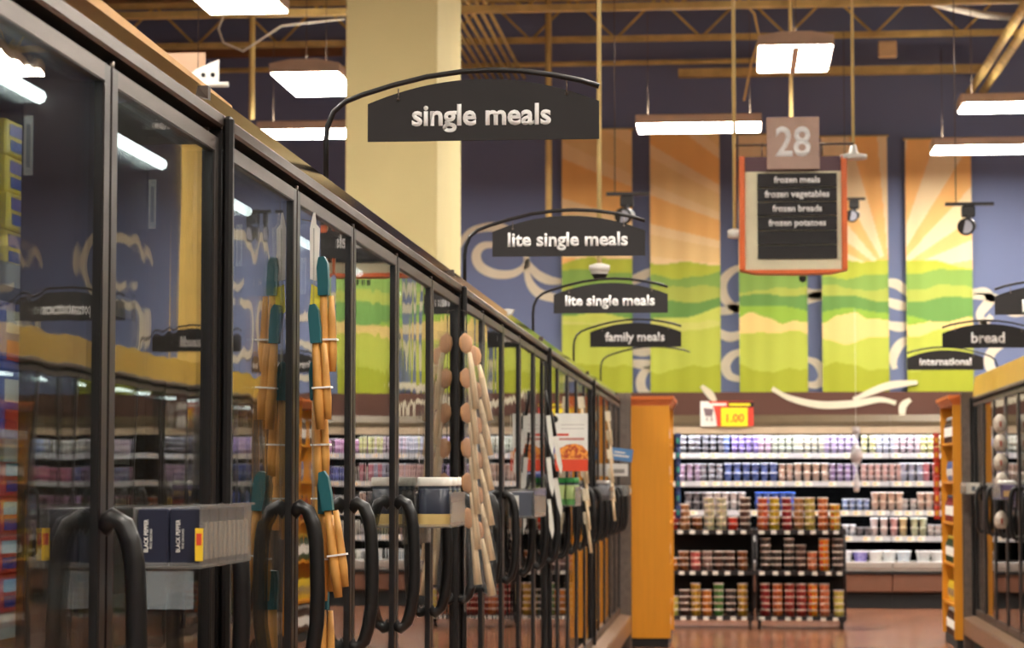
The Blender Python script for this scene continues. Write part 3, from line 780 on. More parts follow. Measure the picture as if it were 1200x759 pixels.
# (shelf, x0px, x1px, colour words, body, lid, kind, rows high)
blocks = [(0, 796, 812, 'black and white', (70, 68, 80), (225, 225, 230), 'cup', 3), (0, 813, 846, 'dark grey', (60, 58, 70), (200, 198, 205), 'cup', 3),
          (0, 847, 856, 'bright blue', (60, 96, 210), (220, 228, 245), 'cup', 3), (0, 857, 886, 'violet', (128, 96, 206), (230, 222, 245), 'cup', 3),
          (0, 888, 898, 'pink and white', (214, 176, 214), (245, 235, 245), 'cup', 3), (0, 904, 931, 'grey green', (188, 200, 180), (236, 238, 228), 'cup', 3),
          (0, 934, 962, 'ivory', (226, 226, 206), (240, 240, 232), 'cup', 3), (0, 965, 1003, 'lavender', (186, 164, 220), (240, 236, 248), 'cup', 3),
          (0, 1008, 1024, 'pale yellow', (224, 222, 150), (240, 240, 220), 'cup', 3), (0, 1026, 1044, 'white and blue', (196, 204, 228), (240, 242, 248), 'cup', 3),
          (0, 1046, 1076, 'white and pink', (224, 196, 212), (242, 238, 242), 'cup', 3), (0, 1078, 1098, 'lemon yellow', (222, 222, 128), (240, 240, 215), 'cup', 3),
          (1, 795, 818, 'lilac', (196, 166, 214), (240, 232, 245), 'cup', 3), (1, 820, 844, 'steel grey', (138, 140, 160), (225, 228, 236), 'cup', 3),
          (1, 848, 908, 'blue and red', (54, 90, 190), (222, 226, 240), 'tall', 2), (1, 912, 926, 'peach', (226, 184, 160), (240, 232, 222), 'cup', 3),
          (1, 930, 968, 'peach and white', (232, 204, 184), (244, 238, 230), 'tall', 2), (1, 971, 1003, 'purple striped', (160, 130, 200), (234, 228, 244), 'cup', 3),
          (1, 1008, 1052, 'salmon pink', (222, 172, 166), (242, 232, 230), 'cup', 3), (1, 1054, 1078, 'ice blue', (174, 186, 220), (236, 240, 248), 'tall', 2),
          (1, 1080, 1098, 'raspberry red', (222, 120, 140), (244, 226, 230), 'tall', 2),
          (2, 802, 824, 'charcoal', (70, 66, 74), (190, 188, 192), 'tall', 2), (2, 826, 868, 'white and black', (220, 218, 220), (240, 240, 240), 'tall', 2),
          (2, 884, 926, 'royal blue', (40, 90, 200), (60, 110, 215), 'tall', 2), (2, 986, 1015, 'blue and white', (120, 150, 214), (232, 238, 248), 'cup', 2),
          (2, 1020, 1052, 'peach lidded', (228, 196, 172), (240, 226, 212), 'tall', 2), (2, 1055, 1071, 'light grey', (190, 184, 180), (222, 218, 214), 'cup', 2),
          (2, 1074, 1097, 'big peach', (230, 200, 180), (238, 226, 214), 'tall', 2),
          (3, 986, 998, 'plain white', (220, 222, 228), (240, 240, 242), 'cup', 2), (3, 1002, 1014, 'grey', (92, 88, 90), (150, 146, 148), 'tall', 1),
          (3, 1018, 1038, 'rose white', (226, 214, 212), (240, 236, 234), 'tall', 2), (3, 1042, 1048, 'dusty pink', (208, 150, 150), (238, 222, 220), 'tall', 2), (3, 1052, 1062, 'butter yellow', (232, 208, 140), (244, 232, 196), 'tall', 2),
          (3, 1066, 1082, 'mint green', (196, 208, 164), (234, 236, 220), 'tall', 2), (3, 1086, 1098, 'white marbled', (228, 222, 220), (242, 238, 238), 'cup', 2)]
ncup = 0
for sh, a, b, cw, body, lid, kind, rows in blocks:
    y = yrow(sh); xa = at(a, 550, y).x; xb = at(b, 550, y).x
    pit = .078 if kind == 'cup' else .091; hh = .063 if kind == 'cup' else .099
    n = max(1, int(math.ceil((xb-xa)/pit-.1))); pit = max(pit*.97, min(pit*1.15, (xb-xa+.035)/n))
    me = cup(body, lid, kind)
    for c in range(n):
        for r in range(rows):
            o = bpy.data.objects.new('yogurt_cup', me); C.objects.link(o)
            o.location = (xa+(c+.5)*pit, y+random.uniform(-.006, .006), SZ[sh]+r*hh+.0005); ncup += 1
            rw = ('', 'lower ', 'middle ', 'upper ')[min(3, r+1 if rows > 2 or r == 0 else 3)] if rows > 1 else ''
            tag(o, f'{cw} yogurt cup, {rw}layer, {ORD[c]} from left of its kind, {SN[sh]} dairy shelf', 'yogurt cup', f'{cw} yogurt cups on the {SN[sh]} dairy shelf')
for px, col, lid, w in ((990, (228, 230, 236), (240, 240, 244), 'leftmost white tub on the dairy deck'), (1008, (110, 96, 190), (236, 236, 244), 'tub with purple label on the dairy deck'),
                        (1026, (236, 234, 230), (240, 240, 244), 'white tub right of the purple tub on dairy deck'), (1042, (226, 232, 236), (244, 244, 244), 'low white tub in middle of dairy deck'),
                        (1059, (196, 208, 224), (238, 240, 244), 'bluish tall tub on the dairy deck'), (1082, (216, 218, 222), (236, 236, 238), 'second tub from right on the dairy deck'), (1099, (226, 226, 228), (240, 240, 240), 'rightmost white tub on the dairy deck')):
    p = at(px, 645, YD+.14)
    o = bpy.data.objects.new('dairy_tub', cup(col, lid, 'tub')); C.objects.link(o); o.location = (p.x, YD+.14, DZ); tag(o, w, 'tub', 'tubs on the dairy deck')
# the rest of the cups, beyond what the photo shows one by one
pal = [(196, 164, 220), (214, 190, 206), (120, 130, 200), (222, 220, 210), (150, 170, 214), (200, 150, 190), (222, 206, 150), (90, 88, 104), (206, 120, 150)]
mb = MB(); pm = [mat('far_cup_%d' % i, c, .45, vary=.2, scale=30) for i, c in enumerate(pal)]+[white]
vx = at(1104, 550, YD+.3).x
for sh, z in enumerate(SZ):
    x = DX0+.06
    ci = 0
    while x < DX0+5*LD-.1:
        if random.random() < .3: ci = random.randrange(len(pal))
        inside = at(792, 550, YD+.3).x-.05 < x < vx
        if sh < 2: skip = inside
        else: skip = inside
        if not skip and abs((x-DX0) % LD-LD) > .07 and (x-DX0) % LD > .07:
            for r in range(2):
                mb.lathe([(.027, 0, ci), (.037, .075, ci), (.038, .08, len(pal))], (x, yrow(sh), z+r*.081), 8)
        x += .086
x = DX0+.1
while x < DX0+5*LD-.1:
    if not (at(792, 550, YD+.1).x < x < vx) and .09 < (x-DX0) % LD < LD-.09: mb.lathe([(.06, 0, 3), (.075, .1, 3), (.078, .115, len(pal))], (x, YD+.14, DZ+.001), 10)
    x += .17
o = mb.obj('distant_yogurt_cups', pm); tag(o, 'rows of pastel yogurt cups on dairy shelves beyond the aisle view', 'yogurt cups', None, 'stuff')

# price card on the canopy
p = at(852, 503, YD+.06)
t = thing('price_card', 'red and yellow price sign reading 1.00 on the dairy canopy', 'sign', (p.x, YD+.06, 1.95))
sx = (at(883, 500, YD+.06).x-at(821, 500, YD+.06).x)/2
MB().box(-sx, sx, -.004, .004, 0, .272).obj('backing', paper, t)
redm = mat('card_red', (214, 60, 40), .6); yelm = mat('card_yellow', (244, 222, 20), .6)
MB().prism([(-sx*.38, .0), (sx, 0), (sx, .272), (-sx*.7, .272), (-sx*.5, .2), (-sx*.42, .1)], 1, -.006, -.0041).obj('red_panel', redm, t)
MB().box(.04*sx, sx, -.0078, -.0061, .205, .265).obj('black_strip', blackm, t)
MB().box(.08*sx, .88*sx, -.009, -.0079, .222, .248).obj('yellow_caption', yelm, t)
MB().box(-.6*sx, -.02*sx, -.0075, -.0061, .225, .25).obj('white_caption', paper, t)
yp = MB().box(-.22*sx, .78*sx, -.010, -.0062, .0, .2).obj('yellow_panel', yelm, t)
text('lettering', '1.00', .19, (.28*sx, -.0105, .085), yp, redm, bold=.015)
MB().prism([(-sx*.9, .2), (-sx*.5, .19), (-sx*.56, .11), (-sx*.82, .11)], 1, -.006, -.0042).tube([(-sx*.56, -.006, .08), (-sx*.6, -.0075, .08)], .022, 8).tube([(-sx*.74, -.006, .08), (-sx*.78, -.0075, .08)], .02, 8).obj('cart_icon', mat('icon_grey', (120, 100, 106), .7), t)

# hanging foil streamer in front of the dairy case
p = at(1003, 500, 24.6)
pts = []
mb = MB(); N = 40
vs = []
for i in range(N+1):
    s_ = i/N; an = s_*7
    w = .05*(.4+.6*math.sin(PI*min(1, s_*1.15+.05)))+.01
    z = -s_*.66
    vs += [(w*math.cos(an), w*math.sin(an), z), (-w*math.cos(an), -w*math.sin(an), z), (w*math.cos(an)+.003, w*math.sin(an)+.003, z), (-w*math.cos(an)+.003, -w*math.sin(an)+.003, z)]
fs = []
for i in range(N):
    a = 4*i; b = a+4
    fs += [(a, a+1, b+1, b), (a+2, b+2, b+3, a+3), (a, b, b+2, a+2), (a+1, a+3, b+3, b+1)]
mb.add(vs, fs, 0, True)
t = thing('foil_streamer', 'twisted silver foil streamer hanging before the dairy shelves', 'streamer', tuple(p))
mb.obj('foil', mat('silver_foil', (225, 222, 226), .3, .3), t)
MB().tube([(0, 0, -.01), (0, 0, 1.2)], .0015, 5).obj('string', white, t)

# ------------------------------------------------------------------ rolling racks with snack tubs
YR = 22.3
RX = [at(777, 650, YR).x, at(884.5, 650, YR).x, at(992, 650, YR).x]
RZ = [.912, .535, .118]
rackm = mat('rack_dark', (38, 34, 36), .45, .3)
def rack(xa, xb, label):
    L = xb-xa
    t = thing('rolling_rack', label, 'rack', (xa, YR, 0), 0, 'black rolling snack racks')
    mb = MB()
    for x in (.012, L-.012):
        for y in (.012, .40): mb.tube([(x, y, .075), (x, y, RZ[0]+.01)], .009, 8)
    for z in (.09, RZ[0]-.03):
        mb.tube([(.012, .012, z), (.012, .40, z)], .006, 6).tube([(L-.012, .012, z), (L-.012, .40, z)], .006, 6).tube([(.012, .40, z), (L-.012, .40, z)], .006, 6)
    mb.obj('frame', rackm, t)
    for z in RZ:
        sh = MB().box(.004, L-.004, .004, .41, z-.012, z-.001).box(.0, L, -.006, .003, z-.04, z).obj('shelf', rackm, t)
        x = .06
        while x < L-.04:
            g = bpy.data.objects.new('price_tag', rtag); C.objects.link(g); g.parent = sh; g.location = (x, -.0065, z-.022); x += random.choice((.10, .112, .125))
    MB().box(.02, L-.02, .395, .399, .12, RZ[0]-.03).obj('back_sheet', blackm, t)
    for x in (.04, L-.04):
        for y in (.04, .37):
            MB().tube([(x-.014, y, .042), (x+.014, y, .042)], .042, 14).box(x-.022, x+.022, y-.03, y+.03, .07, .088).box(x-.022, x-.018, y-.015, y+.015, .035, .07).obj('caster', [black, steel], t)
    return t
rtag = MB().box(-.024, .024, -.002, 0, -.017, .015, 0).box(-.018, .018, -.0028, -.002, -.004, .0, 1).mesh('price_tag', [paper, blackm])
rack(RX[0], RX[1]-.004, 'left black rolling rack, partly behind the orange panel'); rack(RX[1]+.004, RX[2], 'right black rolling rack of snack tubs before the dairy case')
tub_cache = {}
def snack(col, col2):
    k = (col, col2)
    if k not in tub_cache:
        m0 = mat('snack_%d_%d_%d_%d' % (col+(col2[1],)), col, .35, col2=col2, scale=75, edge=(.42, .58)); m1 = mat('tub_rim', (206, 190, 178), .3)
        tub_cache[k] = MB().lathe([(.043, 0, 0), (.048, .048, 0), (.0505, .049, 1), (.0505, .0575, 1), (.046, .059, 1)], seg=14, sq=.2).mesh('snack_tub', [m0, m1])
    return tub_cache[k]
COL = {'red': ((178, 60, 44), (120, 30, 26)), 'tan nut': ((196, 148, 100), (120, 76, 44)), 'brown nut': ((150, 92, 46), (84, 46, 24)), 'pastel mix': ((206, 208, 140), (150, 160, 170)),
       'bright red': ((226, 64, 34), (190, 40, 26)), 'dark chocolate': ((84, 56, 46), (50, 32, 28)), 'rust orange': ((206, 96, 48), (140, 50, 30)), 'yellow': ((206, 188, 44), (150, 130, 30)),
       'dark red': ((164, 44, 44), (104, 24, 28)), 'mixed brown': ((190, 140, 84), (120, 90, 60)), 'yellow green mix': ((196, 190, 90), (150, 140, 70)), 'orange mix': ((216, 130, 60), (150, 70, 40)),
       'neon yellow mix': ((220, 210, 40), (200, 70, 40)), 'pink': ((214, 128, 124), (170, 80, 84)), 'grey': ((160, 138, 134), (110, 90, 88)), 'green': ((90, 146, 60), (40, 90, 34)),
       'gold': ((204, 172, 50), (130, 96, 30)), 'amber': ((210, 140, 50), (160, 90, 30)), 'pale yellow': ((224, 220, 120), (180, 180, 80)), 'peach': ((224, 150, 104), (180, 90, 60)), 'candy': ((236, 180, 30), (220, 50, 30)), 'charcoal': ((70, 60, 56), (36, 30, 30))}
stacks = {(1, 0): [('orange mix', 883, 4), ('rust orange', 894.5, 5), ('yellow', 907.7, 5), ('dark red', 922.4, 5), ('mixed brown', 936.4, 5), ('yellow green mix', 949.6, 5), ('orange mix', 965, 5), ('neon yellow mix', 979, 4)],
          (0, 0): [('red', 789, 3), ('tan nut', 802, 4), ('brown nut', 817, 2), ('pastel mix', 831, 5), ('pastel mix', 845, 5), ('bright red', 859, 2), ('dark chocolate', 873, 5)],
          (0, 1): [('amber', 788, 2), ('brown nut', 801, 3), ('pink', 815, 3), ('grey', 829, 3), ('dark chocolate', 842, 3), ('dark chocolate', 855, 3), ('brown nut', 870, 3)],
          (1, 1): [('charcoal', 897, 5), ('charcoal', 910, 3), ('charcoal', 925, 5), ('dark chocolate', 938.5, 4), ('peach', 952, 3), ('candy', 966, 5), ('charcoal', 982, 5)],
          (0, 2): [('pale yellow', 789, 3), ('dark chocolate', 802, 4), ('gold', 815, 5), ('amber', 828, 4), ('green', 842, 5), ('charcoal', 856, 4), ('gold', 870, 5)],
          (1, 2): [('dark red', 896.5, 5), ('orange mix', 911, 5), ('red', 925, 5), ('red', 939, 5), ('candy', 952.5, 5), ('peach', 966, 5), ('pale yellow', 983, 4)]}
for (rk, sh), L_ in stacks.items():
    for si, (cn, px, n) in enumerate(L_):
        x = at(px, 650, YR).x
        x = min(max(x, RX[rk]+.072), RX[rk+1]-.072)
        for k in range(n):
            o = bpy.data.objects.new('snack_tub', snack(*[tuple(min(255, int(q_*1.12+8)) for q_ in c_) for c_ in COL[cn]])); C.objects.link(o)
            yy = YR+.075 if si % 2 == 0 or True else 0
            o.location = (x+random.uniform(-.002, .002), yy, RZ[sh]+k*.0595)
            tag(o, f'{cn} snack tub, {ORD[k]} from bottom, {ORD[si]} stack, {("top","middle","bottom")[sh]} shelf, {("left","right")[rk]} rack', 'snack tub', f'snack tubs on the {("left","right")[rk]} rolling rack')
        if sh == 0 and n > 3:
            for k in range(n-1):
                o = bpy.data.objects.new('snack_tub', snack(*[tuple(min(255, int(q_*1.12+8)) for q_ in c_) for c_ in COL[cn]])); C.objects.link(o)
                o.location = (x+.008, YR+.185, RZ[sh]+k*.0595)
                tag(o, f'{cn} back row snack tub, {ORD[k]} from bottom, {ORD[si]} stack, top shelf, {("left","right")[rk]} rack', 'snack tub', f'snack tubs on the {("left","right")[rk]} rolling rack')

# ------------------------------------------------------------------ wooden shelf units at the freezer ends
def wood_unit(x_open, x_back, label):
    ya, yb = 0, 1.13
    t = thing('wooden_shelf_unit', label, 'shelf unit', (x_open, 19.76, 0), 0, 'orange wooden shelf units at the aisle end')
    w = x_back-x_open; s_ = 1 if w > 0 else -1
    MB().box(0, w, ya, ya+.03, .075, 1.985).obj('near_panel', woodm, t)
    MB().box(0, w, yb-.03, yb, .075, 1.985).obj('far_panel', woodm, t)
    MB().box(w-.02*s_, w, ya+.031, yb-.031, .075, 1.985).obj('back_panel', woodm, t)
    MB().box(.02*s_, w, ya+.01, yb-.01, 0, .074).obj('base', blackm, t)
    c = MB()
    for k, (g, z) in enumerate(((.0, 1.986), (.012, 2.005), (.03, 2.03))):
        c.box(-g*s_-.004*s_, w+g*s_, ya-g-.004, yb+g+.004, z, (2.005, 2.03, 2.062)[k])
    c.obj('cornice', wooddk, t)
    for z in (.35, .68, 1.02, 1.36, 1.68):
        MB().box(.01*s_, w-.021*s_, ya+.031, yb-.031, z-.02, z).obj('shelf', woodm, t)
    return t
wood_unit(-.525, -.95, 'orange wooden shelf unit at the end of the left freezer row')
wood_unit(1.78, 2.25, 'orange wooden shelf unit at the end of the right freezer row')
def bottle(col, cap, h=.22):
    m0 = mat('bottle_%d_%d_%d' % col, col, .3); m1 = mat('bcap_%d_%d_%d' % cap, cap, .4)
    return MB().lathe([(.034, 0, 0), (.037, .01, 0), (.037, h*.25, 0), (.0373, h*.26, 2), (.0373, h*.6, 2), (.037, h*.61, 0), (.036, h*.7, 0), (.015, h*.88, 0), (.016, h*.89, 1), (.016, h, 1)], seg=14).mesh('bottle', [m0, m1, paper])
def bagm(col, col2, w=.1, h=.17, d=.045):
    m0 = mat('bag_%d_%d_%d' % col, col, .35); m1 = mat('bagl_%d_%d_%d' % col2, col2, .5)
    mb = MB(); vs = []; N = 8; M = 8
    for sd in (1, -1):
        for j in range(M+1):
            for i in range(N+1):
                a = i/N; b = j/M
                dd = d/2*(math.sin(PI*a)**.6)*(math.sin(PI*min(max(b, .04), .96))**.5) if 0 < a < 1 else 0
                vs.append((sd*dd, (a-.5)*w, b*h))
    fs = []; ms = []
    n1 = (M+1)*(N+1)
    for sd in (0, 1):
        for j in range(M):
            for i in range(N):
                p = sd*n1+j*(N+1)+i
                f = (p, p+1, p+N+2, p+N+1) if sd == 0 else (p, p+N+1, p+N+2, p+1)
                mb.add([], [], 0)
                fs.append(f); ms.append(1 if (2 <= j < 5 and 2 <= i < 6) else 0)
    mb.v = vs; mb.f = [list(f) for f in fs]; mb.m = ms; mb.sm = [True]*len(fs)
    return mb.mesh('snack_bag', [m0, m1])
prods = [('bottle', bottle((60, 34, 24), (210, 208, 200)), 'dark bottle with white label'), ('bottle', bottle((120, 40, 40), (40, 40, 60)), 'red bottle with dark cap'),
         ('snack_bag', bagm((214, 180, 40), (60, 60, 120)), 'yellow snack bag'), ('snack_bag', bagm((70, 90, 140), (230, 220, 200)), 'blue snack bag'), ('bottle', bottle((40, 60, 40), (200, 170, 40)), 'green bottle with yellow cap')]
for side, xo, dirx in (('left', -.525, -1), ('right', 1.78, 1)):
    for si, z in enumerate((.075, .35, .68, 1.02, 1.36, 1.68)):
        nm, me, word = prods[(si*2+(side == 'left')) % 5]
        for k in range(9):
            o = bpy.data.objects.new(nm, me); C.objects.link(o)
            o.location = (xo+dirx*.06, 19.76+.1+k*.116, z+.001)
            tag(o, f'{word}, {ORD[k]} from the aisle front, {ORD[si]} level up, {side} wooden unit', nm.replace('_', ' '), f'goods in the {side} wooden shelf unit')
# strips of chip packets on the far corners of the units
def clip_strip(loc, items, label, length, dirx=1, rz=0):
    t = thing('clip_strip', label, 'display strip', loc, rz, 'clip strips hung along the aisle')
    MB().box(-.001, .001, -.012, .012, -length, 0).obj('plastic_strip', clear, t)
    hk = MB().tube([(0, 0, 0), (0, 0, .015), (-.028*dirx, 0, .02)], .0015, 6).obj('hook', steel, t)
    return t
chip = bagm((170, 48, 30), (200, 150, 40), .05, .12, .03)
for nm, X, Y, sd in (('right', 1.765, 20.94, 1), ('left', -.505, 20.93, -1)):
    clip_strip((X, Y, 1.8), None, f'strip of chip packets on the {nm} wooden unit', .78)
    for k in range(6):
        o = bpy.data.objects.new('chip_packet', chip if nm == 'right' else bagm((30, 50, 100), (60, 150, 140), .045, .12, .03)); C.objects.link(o)
        o.location = (X-.02*sd, Y-.02, 1.66-k*.125); o.rotation_euler = (0, 0, PI/2)
        tag(o, f'{"red" if nm=="right" else "dark blue"} chip packet, {ORD[k]} from top on strip of {nm} wooden unit', 'chip packet', f'chip packets hanging on the {nm} wooden unit')

# ------------------------------------------------------------------ trays clipped on freezer doors
def tray(Xd, Ya, Yb, z0, z1, label, side=1, depth=.113):
    """side +1: sticks out towards +X from door plane Xd"""
    t = thing('clip_tray', label, 'tray', (Xd, Ya, z0), 0, 'clear plastic trays clipped to the freezer doors')
    s_ = side; L = Yb-Ya; h = z1-z0; th = .003
    mb = MB()
    mb.box(.006*s_, depth*s_, 0, L, 0, th)
    mb.box(.006*s_, depth*s_, 0, th, 0, h*.1)
    mb.box(.006*s_, depth*s_, L-th, L, 0, h)
    mb.box(.006*s_, .009*s_, 0, L, -.05, h)
    # outer wall with ribs, their glints put into a paler plastic
    mb.box((depth-th)*s_, depth*s_, 0, L, 0, h)
    n = int(L/.035)
    for i in range(n):
        y = .02+i*(L-.03)/n
        mb.box(depth*s_, (depth+.003)*s_, y, y+.010, h*.15, h*.75, 1)
    mb.box((depth-.006)*s_, (depth+.006)*s_, -.003, L+.003, h, h+.004)
    mb.obj('tray_body', [clear, glass_mat('tray_rib_glint', (240, 238, 235), .08, haze=.2, hcol=(240, 225, 205))], t)
    return t
t = tray(XF+.004, 3.612, 3.99, 1.237, 1.331, 'clear tray holding black pepper boxes on the second door')
MB().box(.012, .1, .002, .005, -.062, -.004).box(.012, .015, .006, .18, -.062, -.004).obj('bracket_plate', glass_mat('bracket_plastic', (235, 240, 242), 0.05, haze=.14, hcol=(215, 225, 230)), t)
yl = MB().box(.100, .112, -.0028, -.0012, .0, .05).box(.102, .110, -.0036, -.0028, .024, .042, 1).obj('price_label', [mat('label_yellow', (240, 200, 40), .6), mat('label_red', (214, 70, 40), .6)], t)
yl.location = (.004, -.001, .012)
navy = mat('pepper_navy', (36, 38, 56), .4)
pep = None
for r in range(5):
    for c in range(2):
        xx = XF+.015+.050*c
        if pep is None:
            pep = MB().box(0, .0485, 0, .062, 0, .088, 0, b=.002).obj('pepper_box', navy)
            tx = text('lettering', 'BLACK PEPPER', .05, (.014, -.0008, .046), pep, paper, rot=(PI/2, -PI/2, 0), bold=.012, height=.0068, ext=.0004)
            tx2 = text('small_print', 'FINE GROUND', .03, (.0215, -.0008, .042), pep, paper, rot=(PI/2, -PI/2, 0), height=.0035, ext=.0004)
            o = pep
        else: o = dup(pep)
        o.location = (xx, 3.62+r*.0665, 1.2405)
        tag(o, f'navy black pepper box, {("front row nearest camera","second row","third row","fourth row","back row")[r]}, {("door side","aisle side")[c]} of the tray', 'pepper box', 'black pepper boxes in the clear tray')
def tubjar(w, h, lidc, bodyc, lowc):
    mb = MB()
    a = w/2
    mb.lathe([(a*.86, 0, 2), (a*.92, .004, 2), (a*.94, h*.25, 2), (a*.94, h*.251, 1), (a*.95, h*.74, 1), (a*.93, h*.75, 3), (a*.93, h*.82, 3), (a*.99, h*.83, 0), (a, h*.84, 0), (a, h*.98, 0), (a*.95, h, 0)], seg=24, sq=.75)
    return mb.mesh('lidded_jar', [lidc, bodyc, lowc, mat('jar_band', (60, 70, 84), .3)])
tray(XF+.004, 6.86, 7.22, 1.235, 1.333, 'clear tray with large white lidded tubs on a mid row door')
j = tubjar(.10, .142, mat('lid_cream', (232, 226, 216), .5), mat('jar_dark', (46, 50, 64), .25), mat('jar_gold', (216, 186, 120), .5))
for r in range(3):
    o = bpy.data.objects.new('lidded_tub', j); C.objects.link(o); o.location = (XF+.062, 6.925+r*.115, 1.2385)
    tag(o, f'white lidded tub, {("nearest","middle","farthest")[r]} in the tray on a mid row door', 'tub', 'white lidded tubs in the clear tray')
tray(XF+.004, 9.77, 10.35, 1.215, 1.335, 'clear tray of grey packets halfway along left freezers')
gp = MB().box(0, .09, 0, .05, 0, .105, 0, b=.003).box(.01, .035, -.0008, 0, .02, .09, 1).mesh('grey_packet', [mat('packet_grey', (84, 88, 100), .4), paper])
for r in range(9):
    o = bpy.data.objects.new('grey_packet', gp); C.objects.link(o); o.location = (XF+.016, 9.78+r*.058, 1.2185)
    tag(o, f'grey packet, {ORD[r]} from camera in the halfway tray', 'packet', 'grey packets in the halfway tray')
tray(XF+.004, 12.3, 12.75, 1.235, 1.335, 'tray with green topped jars below the pasta poster')
j2 = tubjar(.05, .145, mat('lid_green', (40, 140, 60), .5), mat('jar_lgreen', (170, 190, 120), .3), mat('jar_green2', (90, 150, 80), .5))
for r in range(6):
    for c in range(2):
        o = bpy.data.objects.new('green_jar', j2); C.objects.link(o); o.location = (XF+.036+c*.052, 12.34+r*.068, 1.2385)
        tag(o, f'green lidded jar, {ORD[r]} row, {("door side","aisle side")[c]}, in the tray below poster', 'jar', 'green lidded jars in the tray')
tray(XF+.004, 15.8, 16.2, 1.235, 1.325, 'small clear tray of tubs near the far left doors')
j3 = tubjar(.09, .13, mat('lid_grey', (190, 186, 180), .5), mat('jar_grey', (120, 120, 126), .4), mat('jar_greyd', (80, 76, 80), .5))
for r in range(3):
    o = bpy.data.objects.new('lidded_tub', j3); C.objects.link(o); o.location = (XF+.06, 15.86+r*.12, 1.2385)
    tag(o, f'grey lidded tub, {("nearest","middle","farthest")[r]} in the far left tray', 'tub', 'grey lidded tubs in far trays')
tray(XF+.004, 18.7, 19.1, 1.25, 1.33, 'clear tray on the last left freezer door')
# right row trays
tray(XRF-.004, 16.6, 17.1, 1.235, 1.34, 'clear tray with purple packets on the right freezer doors', side=-1)
pp = MB().box(-.09, 0, 0, .05, 0, .10, 0, b=.003).box(-.08, -.03, -.0008, 0, .02, .06, 1).mesh('purple_packet', [mat('packet_purple', (96, 84, 120), .4), mat('packet_tan', (214, 176, 120), .5)])
for r in range(8):
    o = bpy.data.objects.new('purple_packet', pp); C.objects.link(o); o.location = (XRF-.014, 16.61+r*.057, 1.2385)
    tag(o, f'purple packet, {ORD[r]} from camera in the right row tray', 'packet', 'purple packets in the right tray')
o = MB().lathe([(.05, 0), (.06, .002), (.062, .02), (.05, .03)], seg=18).obj('white_bowl_lid', white, loc=(XRF-.065, 16.7, 1.341)); tag(o, 'white round lid on top of the right row tray', 'lid')
tray(XRF-.004, 19.0, 19.5, 1.26, 1.345, 'pale tray at the end of the right freezer row', side=-1)
wp = MB().box(-.09, 0, 0, .05, 0, .085, 0, b=.003).box(-.06, -.03, -.0008, 0, .02, .06, 1).mesh('white_packet', [mat('packet_white', (206, 200, 190), .4), mat('packet_dkgrey', (90, 96, 104), .5)])
for r in range(8):
    o = bpy.data.objects.new('white_packet', wp); C.objects.link(o); o.location = (XRF-.014, 19.01+r*.057, 1.2635)
    tag(o, f'white packet, {ORD[r]} from camera in tray at right row end', 'packet', 'white packets in the end tray')

# ------------------------------------------------------------------ wooden utensils on clip strips
teal = mat('teal_silicone', (14, 88, 96), .45); beech = mat('beech_wood', (208, 150, 74), .5, vary=.2, scale=30, stretch=(1, 1, .2)); pack = film
def spatula():
    mb = MB()
    mb.prism([(-.010, 0), (.012, 0), (.013, .03), (.011, .07), (.004, .084), (-.008, .082), (-.012, .06)], 0, -.012, .012, 0)
    t = thing('teal_spatula', '', 'spatula')
    mb.obj('teal_head', teal, t)
    MB().tube([(0, 0, 0), (0, 0, -.05), (0, 0, -.13), (0, 0, -.185)], [.008, .010, .0125, .009], 10).tube([(0.0, .017, -.002), (0.0, .018, -.05), (0.0, .018, -.12), (0, .018, -.165)], [.006, .008, .010, .007], 10).obj('wooden_handle', beech, t)
    MB().box(-.0135, .0135, -.012, .03, -.098, -.094).obj('paper_band', paper, t)
    return t
sp = spatula()
Ysp = 5.08
cs = clip_strip((XF+.03, Ysp, 1.915), None, 'clip strip of teal headed wooden spatulas on the fourth visible door', .93)
MB().prism([(-.009, -.11), (.009, -.115), (.012, .0), (.004, .01), (.002, .035), (-.003, .035), (-.010, .0)], 1, -.004, -.003).obj('header_card', paper, cs)
MB().prism([(-.01, -.18), (.022, -.2), (.012, -.13), (-.006, -.12)], 1, -.0045, -.0035).obj('yellow_flap', mat('flap_yellow', (226, 214, 60), .6), cs)
k = 0
for px, py, tilt, dy in ((379, 346, .02, 0), (370, 402, .06, -.03), (370, 469, .03, .02), (379, 602, .0, -.02), (384, 598, .13, -.05), (378, 714, .0, .02), (372, 532, .0, .05)):
    p = at(px, py, Ysp+dy)
    o = place(sp, (p.x, Ysp+dy, p.z), 0)
    o.rotation_euler = (tilt, 0, -PI/2)
    o['label'] = ('teal headed wooden spatula, topmost on the strip', 'teal headed wooden spatula, second from the top', 'teal headed wooden spatula, third from the top', 'darker teal spatula beside the tilted one at handle height',
                  'tilted teal spatula sticking out at door handle height', 'lowest teal headed spatula near the bottom edge', 'teal spatula half hidden between handle and door')[k]; k += 1
    o['group'] = 'teal headed spatulas on the clip strip'
